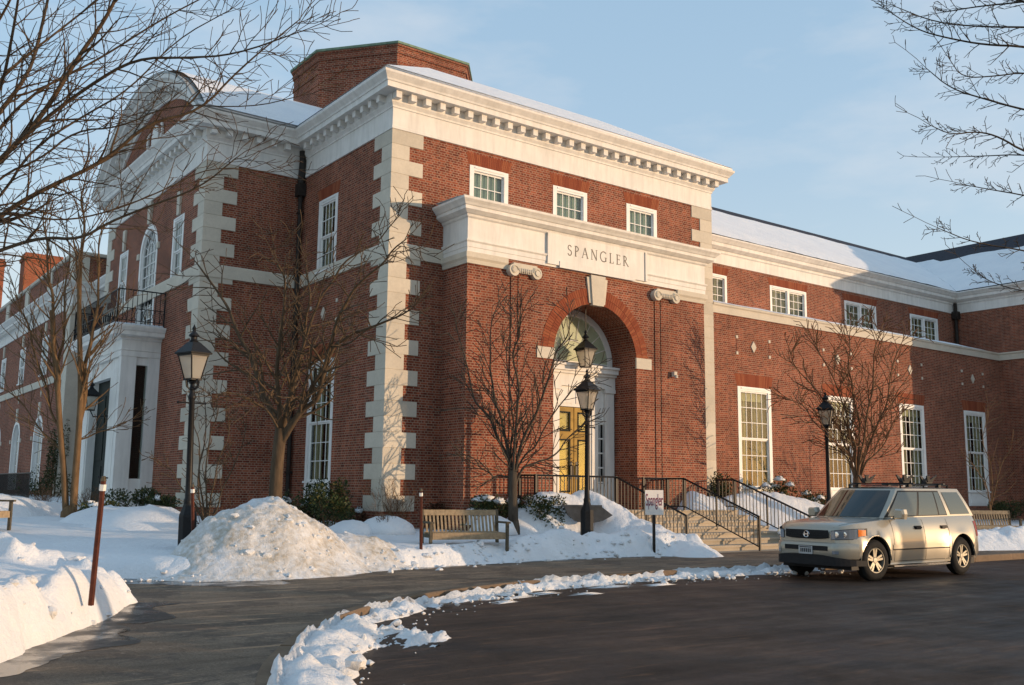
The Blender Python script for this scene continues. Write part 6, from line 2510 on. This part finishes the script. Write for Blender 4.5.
xs_ = sorted(set([0, .015, .04, .08, .13, .2, .28, .36] + [WF + RA * cos(pi * i / 16) for i in range(17)] + [WR + RA * cos(pi * i / 16) for i in range(17)] +
                 [1.42, 1.5, 1.6, 1.8, 2.1, 2.4, 2.7, 3.0, 3.3, 3.46, 4.52, 4.6, 4.7, 4.78, 4.84, 4.88]))
m = MB()
secs = [sect(x) for x in xs_]
nn = len(secs[0])
vs, fs = [], []
for x, sc in zip(xs_, secs):
    ring = [(x, -y, z) for y, z in sc] + [(x, y, z) for y, z in reversed(sc[:-1])]
    vs += ring
k = 2 * nn - 1
for i in range(len(xs_) - 1):
    for j in range(k - 1):
        fs.append((i * k + j, i * k + j + 1, (i + 1) * k + j + 1, (i + 1) * k + j))
fs.append(tuple(range(k)))
fs.append(tuple(range((len(xs_) - 1) * k, len(xs_) * k))[::-1])
m.add(vs, fs)
body = m.build('body', M['paint'], CAR, angle=38)


def side_y(x, z):
    sc = sect(x)
    for (ya, za), (yb, zb) in zip(sc[:-1], sc[1:]):
        if z <= zb:
            f = 0 if zb <= za else max(0, (z - za) / (zb - za))
            return ya + (yb - ya) * f
    return sc[-4][0]


# underbody and wheel wells
m = MB()
m.box(.25, LEN - .2, -.80, .80, .22, .36)
m.box(WF - .5, WF + .5, -.60, .60, .30, .95)
m.box(WR - .5, WR + .5, -.60, .60, .30, .95)
m.box(1.36, 3.52, -.86, .86, .24, .34)
for c in (WF, WR):
    for s_ in (-1, 1):
        pts = [(c + (RA + .0) * cos(pi * i / 16), WZ + RA * sin(pi * i / 16)) for i in range(17)]
        for a, b in zip(pts[:-1], pts[1:]):
            m.quad((a[0], s_ * .60, a[1] + .005), (b[0], s_ * .60, b[1] + .005), (b[0], s_ * .93, b[1] + .004), (a[0], s_ * .93, a[1] + .004))
m.build('underbody', M['trim'], CAR)

# greenhouse
BF, BR, RF, RR2 = (1.36, .80, 1.19), (4.76, .79, 1.23), (2.06, .655, 1.785), (4.42, .64, 1.80)


def gh(s_):
    return [Vector((p[0], s_ * p[1], p[2])) for p in (BF, BR, RF, RR2)]


def side_pt(s_, u, v, off=0):
    bf, br, rf, rr_ = gh(s_)
    b = bf.lerp(br, u); r = rf.lerp(rr_, u)
    p = b.lerp(r, v)
    p.y += s_ * (.035 * 4 * v * (1 - v) * .5 + off)
    return p


m = MB()
NU, NV, NC = 16, 6, 10
for s_ in (-1, 1):
    vs = [side_pt(s_, i / NU, j / NV) for j in range(NV + 1) for i in range(NU + 1)]
    m.add(vs, [(j * (NU + 1) + i, j * (NU + 1) + i + 1, (j + 1) * (NU + 1) + i + 1, (j + 1) * (NU + 1) + i) for j in range(NV) for i in range(NU)])


def front_pt(u, v, off=0):       # windscreen, u across
    a = side_pt(-1, 0, v); b = side_pt(1, 0, v)
    p = a.lerp(b, u)
    p.x -= (.22 - .10 * v) * 4 * u * (1 - u) + off
    p.z += off * .6
    return p


def rear_pt(u, v, off=0):
    a = side_pt(-1, 1, v); b = side_pt(1, 1, v)
    p = a.lerp(b, u)
    p.x += .07 * 4 * u * (1 - u) + off
    return p


for fn in (front_pt, rear_pt):
    vs = [fn(i / NC, j / NV) for j in range(NV + 1) for i in range(NC + 1)]
    m.add(vs, [(j * (NC + 1) + i, j * (NC + 1) + i + 1, (j + 1) * (NC + 1) + i + 1, (j + 1) * (NC + 1) + i) for j in range(NV) for i in range(NC)])
# roof skin
vs = []
for i in range(NU + 1):
    u = i / NU
    for j in range(NC + 1):
        w_ = j / NC
        a = side_pt(-1, u, 1); b = side_pt(1, u, 1)
        p = a.lerp(b, w_)
        edge = 4 * w_ * (1 - w_)
        if i == 0: p.x -= .12 * edge
        if i == NU: p.x += .07 * edge
        p.z += .055 * edge ** .6 * min(1, .35 + 4 * min(u, 1 - u))
        vs.append(p)
m.add(vs, [(i * (NC + 1) + j, i * (NC + 1) + j + 1, (i + 1) * (NC + 1) + j + 1, (i + 1) * (NC + 1) + j) for i in range(NU) for j in range(NC)])
gh_ = m.build('roof', M['paint'], CAR, angle=35)


def patch(fn, us, n=8, off=.006):
    """glass quad strip on a greenhouse face; us = four (u,v) corners"""
    m = MB()
    vs = []
    for j in range(n + 1):
        for i in range(n + 1):
            a, b, c, d = us
            f, g = i / n, j / n
            u = (a[0] * (1 - f) + b[0] * f) * (1 - g) + (d[0] * (1 - f) + c[0] * f) * g
            v = (a[1] * (1 - f) + b[1] * f) * (1 - g) + (d[1] * (1 - f) + c[1] * f) * g
            vs.append(fn(u, v, off))
    m.add(vs, [(j * (n + 1) + i, j * (n + 1) + i + 1, (j + 1) * (n + 1) + i + 1, (j + 1) * (n + 1) + i) for j in range(n) for i in range(n)])
    return m


patch(front_pt, [(.05, .03), (.95, .03), (.94, .93), (.06, .93)]).build('windscreen', M['carglass'], CAR, smooth=True)
patch(rear_pt, [(.08, .08), (.92, .08), (.92, .86), (.08, .86)]).build('rear_window', M['carglass'], CAR, smooth=True)
for s_ in (-1, 1):
    fn = lambda u, v, off, s_=s_: side_pt(s_, u, v, off)
    patch(fn, [(.0, .04), (.695, .04), (.655, .93), (.035, .93)], off=.003).build('window_trim', M['trim'], CAR, smooth=True)
    for q in ([(.03, .07), (.338, .07), (.325, .88), (.045, .88)], [(.362, .07), (.585, .07), (.56, .88), (.348, .88)], [(.60, .07), (.682, .07), (.645, .88), (.576, .88)], [(.735, .07), (.965, .07), (.955, .88), (.700, .88)]):
        patch(fn, q, 6, .008).build('side_window', M['sideglass'], CAR, smooth=True)


def strip(x0, x1, z0, z1, s_, off=.004, n=14):
    """band lying on the body side"""
    m = MB()
    vs = []
    for i in range(n + 1):
        x = x0 + (x1 - x0) * i / n
        for z in (z0, (z0 + z1) / 2, z1):
            vs.append((x, s_ * (side_y(x, z) + off), z))
    m.add(vs, [(i * 3 + j, i * 3 + j + 1, (i + 1) * 3 + j + 1, (i + 1) * 3 + j) for i in range(n) for j in range(2)])
    return m


for s_ in (-1, 1):
    # door seams as one mesh, mouldings, handles
    m = MB()
    for x in (1.50, 2.62, 3.52):
        vs = []
        for i in range(11):
            z = .36 + (1.17 - .36) * i / 10
            xx = x + (0.0 if x < 3.4 else -.10 * max(0, (.95 - z)) * (1 if z < .95 else 0))
            vs += [(xx - .006, s_ * (side_y(xx, z) + .003), z), (xx + .006, s_ * (side_y(xx, z) + .003), z)]
        m.add(vs, [(2 * i, 2 * i + 1, 2 * i + 3, 2 * i + 2) for i in range(10)])
    m.v += []
    m2 = strip(1.50, 3.5, .355, .365, s_, .003)
    m.add(m2.v, m2.f)
    m.build('door_seam', M['trim'], CAR)
    strip(1.42, 3.46, .575, .600, s_, .012).build('side_moulding', M['trim'], CAR)
    strip(1.44, 3.44, .60, .68, s_, .010).build('door_moulding', M['paint'], CAR, smooth=True)
    for x in (2.40, 3.36):
        y = side_y(x, 1.0)
        m = MB()
        m.box(x - .10, x + .10, s_ * (y + .004), s_ * (y + .040), .985, 1.02)
        m.box(x - .12, x + .12, s_ * (y - .01), s_ * (y + .008), .965, 1.04)
        m.build('door_handle', M['trim'], CAR)
    m = MB()
    for i in range(3):
        pass
    pr = [(1.60, .90, 1.17), (1.60, 1.0, 1.20)]
    m.tube([(1.66, s_ * .84, 1.19), (1.62, s_ * .95, 1.23)], .03, 8)
    vs = []
    ring = [(-.10, -.10), (.10, -.10), (.12, .0), (.10, .09), (-.08, .10), (-.12, .0)]
    for x, k in ((1.52, .75), (1.57, 1.0), (1.67, 1.0), (1.69, .9)):
        vs += [(x, s_ * (1.02 + p * k), 1.28 + q * k) for p, q in ring]
    m.add(vs, [(a * 6 + j, a * 6 + (j + 1) % 6, (a + 1) * 6 + (j + 1) % 6, (a + 1) * 6 + j) for a in range(3) for j in range(6)] + [tuple(range(6)), tuple(range(18, 24))[::-1]])
    m.build('door_mirror', M['paint'], CAR)
    m = MB()
    m.box(1.42, 3.44, s_ * .84, s_ * .965, .255, .285)
    m.build('side_step', M['chrome'], CAR)
    # arch lips
    for c in (WF, WR):
        m = MB()
        pts = []
        for i in range(17):
            a = pi * i / 16
            x = c + (RA + .012) * cos(a); z = WZ + (RA + .012) * sin(a)
            if z > .30:
                pts.append((x, s_ * (wid(max(0, min(LEN, x))) * .985 + .026), z))
        m.tube(pts, .012, 5)
        m.build('wheel_arch', M['paint'], CAR, smooth=True)
    # roof rails
    m = MB()
    pts = [side_pt(s_, u, 1.0, -.05) + Vector((0, 0, .075)) for u in (.10, .3, .6, .88)]
    m.tube(pts, .017, 6)
    for u in (.11, .48, .87):
        p = side_pt(s_, u, 1.0, -.05)
        m.tube([p + Vector((0, 0, -.01)), p + Vector((0, 0, .08))], .022, 6)
    m.build('roof_rail', M['trim'], CAR)

# bonnet shut lines
for s_ in (-1, 1):
    m = MB()
    vs = []
    for i in range(13):
        x = .06 + (1.30 - .06) * i / 12
        sc = sect(x)
        y, z = sc[8]
        vs += [(x, s_ * (y - .012), z + .007), (x, s_ * (y - .024), z + .007)]
    m.add(vs, [(2 * i, 2 * i + 1, 2 * i + 3, 2 * i + 2) for i in range(12)])
    m.build('bonnet_seam', M['trim'], CAR)
# cross bars and rack clamps
for x in (2.62, 3.75):
    m = MB()
    m.box(x - .035, x + .035, -.74, .74, 1.885, 1.91)
    for y in (-.60, .60):
        m.box(x - .05, x + .05, y - .04, y + .04, 1.82, 1.885)
    m.build('rack_bar', M['trim'], CAR)
for (x, y) in ((2.62, .40), (2.62, -.50), (3.75, -.35)):
    m = MB()
    m.box(x - .10, x + .12, y - .05, y + .05, 1.911, 1.94)
    for dy in (-.055, .055):
        P_ = [(-.08, 1.935), (.10, 1.935), (.24, 2.09), (.10, 2.04), (.02, 1.985), (-.10, 2.08), (-.15, 2.07)]
        nP = len(P_)
        m.add([(x + a_, y + dy * (1 + (z_ - 1.93) * 3) - .014, z_) for a_, z_ in P_] + [(x + a_, y + dy * (1 + (z_ - 1.93) * 3) + .014, z_) for a_, z_ in P_],
              [tuple(range(nP)), tuple(range(nP, 2 * nP))[::-1]] + [(i, (i + 1) % nP, nP + (i + 1) % nP, nP + i) for i in range(nP)])
    m.build('rack_clamp', M['trim'], CAR)


def front_x(y):
    """front surface of the nose in plan"""
    a = abs(y)
    if a <= W2 * .70 * .985: return 0.0
    k = min(1, a / (W2 * .985))
    return max(0, .62 * (1 - ((1 - k) / .30) ** (1 / 2.4))) if k < 1 else .62


def nose(name, y0, y1, z0, z1, mat, off=.012, n=14, zf=None, parent=CAR, dx=lambda z: 0.0):
    m = MB()
    vs = []
    for i in range(n + 1):
        y = y0 + (y1 - y0) * i / n
        za, zb = (z0, z1) if zf is None else zf(i / n)
        for z in (za, (za + zb) / 2, zb):
            # outward offset along the plan normal
            x = front_x(y)
            t_ = min(1, x / .5)
            vs.append((x - off * (1 - t_ * .7) + dx(z), y + (off * t_ if y > 0 else -off * t_), z))
    m.add(vs, [(i * 3 + j, i * 3 + j + 1, (i + 1) * 3 + j + 1, (i + 1) * 3 + j) for i in range(n) for j in range(2)])
    return m.build(name, mat, parent, smooth=False)


# bumper bar, grille, slots
m = MB()
prof = [(.06, .40), (-.03, .43), (-.055, .50), (-.06, .62), (-.045, .70), (-.01, .73), (.02, .74)]
vs = []
NB = 28
yy = [-.885 + 1.77 * i / NB for i in range(NB + 1)]
for y in yy:
    for ox, z in prof:
        x = front_x(y)
        t_ = min(1, x / .5)
        sgn = 1 if y > 0 else -1
        vs.append((x + ox * (1 - .6 * t_), y - sgn * ox * t_, z))
kk = len(prof)
m.add(vs, [(i * kk + j, i * kk + j + 1, (i + 1) * kk + j + 1, (i + 1) * kk + j) for i in range(NB) for j in range(kk - 1)])
m.build('bumper', M['paint'], CAR, angle=40)
nose('bumper_skirt', -.912, .912, .30, .50, M['trim'], .066, 36, zf=lambda f: (.30, .50 - .10 * (abs(f - .5) * 2) ** 3))
nose('lower_grille', -.50, .50, .575, .665, M['trim'], .064, 10)
nose('grille', -.50, .50, .79, .965, M['trim'], .022, 12, zf=lambda f: (.79 + .03 * (abs(f - .5) * 2) ** 4, .965))
m = MB()
for z in (.83, .875, .92):
    m.box(-.032, -.02, -.48, .48, z - .006, z + .006)
m.build('grille_bar', M['trim'], CAR)
m = MB()
m.box(-.042, -.030, -.045, -.030, .84, .92)
m.box(-.042, -.030, .030, .045, .84, .92)
m.box(-.042, -.030, -.030, .030, .873, .886)
m.tube([(-.036, .066 * cos(2 * pi * i / 16), .88 + .058 * sin(2 * pi * i / 16)) for i in range(17)], .007, 5)
m.build('emblem', M['chrome'], CAR)
m = MB()
m.box(-.078, -.070, -.16, .16, .50, .655)
pl_ = m.build('licence_plate', M['plate'], CAR)
m = MB()
m.box(-.080, -.078, -.13, .13, .625, .64)
for i in range(6):
    m.box(-.080, -.078, -.125 + i * .043, -.098 + i * .043, .535, .605)
m.build('plate_print', M['trim'], pl_)
for s_ in (-1, 1):
    nose('headlight_surround', s_ * .545, s_ * .918, .77, .99, M['trim'], .008, 14, zf=lambda f: (.785 + .01 * f, .955 + .055 * f))
    hl = nose('headlight', s_ * .555, s_ * .913, .765, .95, M['lens'], .014, 14, zf=lambda f: (.795 + .01 * f, .945 + .055 * f))
    nose('indicator', s_ * .885, s_ * .915, .81, .965, M['amber'], .022, 6, zf=lambda f: (.85 + .02 * f, .985 - .01 * f), parent=hl)
    m = MB()
    for y in (.66, .76):
        m.lathe([(.001, 0), (.06, .0), (.055, .02), (.03, .03), (.001, .03)], 14)
        o0 = len(m.v) - 14 * 5
        for q in range(o0, len(m.v)):
            a, b, c_ = m.v[q]
            m.v[q] = (front_x(y) - .018 - c_ * .2, s_ * y + a, .885 + b)
    m.build('reflector', M['chrome'], hl)
    nose('tow_light', s_ * .60, s_ * .70, .52, .58, M['lens'], .070, 4)
# tail lamps
for s_ in (-1, 1):
    strip(4.58, 4.86, .80, 1.12, s_, .008).build('tail_light', plain('red_lens', (.25, .015, .01), .2, .1), CAR)


def wheel(x, y, s_, turn=0.0):
    Wt = thing('wheel', None, None, (x, y, WZ + .01), 0)
    Wt.parent = CAR
    Wt.rotation_euler = (0, 0, turn)
    bpy.context.view_layer

    def ringmesh(prof, n=36):
        """(radius, outward y)"""
        m = MB()
        vs = []
        for r, yy_ in prof:
            for j in range(n):
                a = 2 * pi * j / n
                vs.append((r * cos(a), s_ * yy_, r * sin(a)))
        m.add(vs, [(i * n + j, i * n + (j + 1) % n, (i + 1) * n + (j + 1) % n, (i + 1) * n + j) for i in range(len(prof) - 1) for j in range(n)])
        return m
    R0 = RW_
    ringmesh([(.235, .10), (.255, .118), (.30, .122), (.345, .112), (.365, .095), (R0, .06), (R0, -.06), (.36, -.10), (.25, -.12), (.2, -.10)]).build('tyre', M['rubber'], Wt, angle=30)
    m = ringmesh([(.245, .108), (.238, .116), (.222, .112), (.212, .07), (.205, .03)])
    for i in range(5):
        for dd in (-.13, .13):
            a = 2 * pi * i / 5 + pi / 2
            p0 = (.06 * cos(a + dd * 2), .06 * sin(a + dd * 2)); p1 = (.222 * cos(a + dd * 1.25), .222 * sin(a + dd * 1.25))
            d = Vector((p1[0] - p0[0], p1[1] - p0[1])).normalized(); nrm = Vector((-d.y, d.x)) * .020
            P = []
            for yy_ in (.06, .100):
                for p in (p0, p1):
                    for sg in (-1, 1):
                        P.append((p[0] + nrm.x * sg, s_ * (yy_ - (.012 if p is p0 else 0)), p[1] + nrm.y * sg))
            m.add(P, [(0, 1, 3, 2), (4, 6, 7, 5), (0, 2, 6, 4), (1, 5, 7, 3), (0, 4, 5, 1), (2, 3, 7, 6)])
    o0 = len(m.v)
    m2 = ringmesh([(.001, .098), (.05, .096), (.065, .085), (.068, .05)], 20)
    m.add(m2.v, m2.f)
    m.build('rim', M['alloy'], Wt, angle=30)
    m = ringmesh([(.001, .035), (.21, .035), (.22, .0)])
    m.build('brake_disc', M['trim'], Wt)
    return Wt


for s_ in (-1, 1):
    wheel(WF, s_ * .815, s_, radians(-7))
    wheel(WR, s_ * .815, s_)

# ------------------------------------------------------------------ unseen trees outside the frame, and a snow bank added to shade the road
PS = dict(seg=.6, wob=.08, up=.04, rmin=.012, levels=4, nb=[7, 6, 5, 4], ang=(25, 50), len=(.4, .65))
full_tree('street tree beyond the right edge with a thick trunk', (15.6, -21.3, -1.1), 12, 91, M['bark_dark'], PS, .33, 'bare winter trees', 6, .2, .4)
full_tree('bare street tree beyond the right edge, nearer the corner', (6.5, -27.5, -1.1), 11, 93, M['bark_dark'], PS, .25, 'bare winter trees', 6, .25, .35)


def heap_shade(x, y):  # unseen bank, height and gaps shaped for its shadow on the road
    z = np.interp(x, [2.2, 3.6, 6, 8, 13.5, 15.5, 30], [-1.4, -.45, -.30, -.22, -.30, -.75, -.8]) + .30 * fbm(x, y, .9, 4, 141)
    for gx, gw in ((4.7, .35), (6.4, .25), (8.2, .4), (10.6, .3), (12.2, .2)):
        z = z - 1.0 * np.exp(-((x - gx) / gw) ** 4)
    d = np.abs(y + 20.2 + .3 * fbm(x, y, .4, 2, 143)) / 1.0
    z = -1.4 + (z + 1.4) * np.exp(-d ** 2.2)
    return np.where(z < -1.15, -1.6, z)


o = heightfield('snow_bank', np.arange(-4, 30, .15), np.arange(-22.5, -18, .12), heap_shade, M['snowdirty'])
tag(o, 'long ploughed snow bank along the far side of the road', 'snow bank')
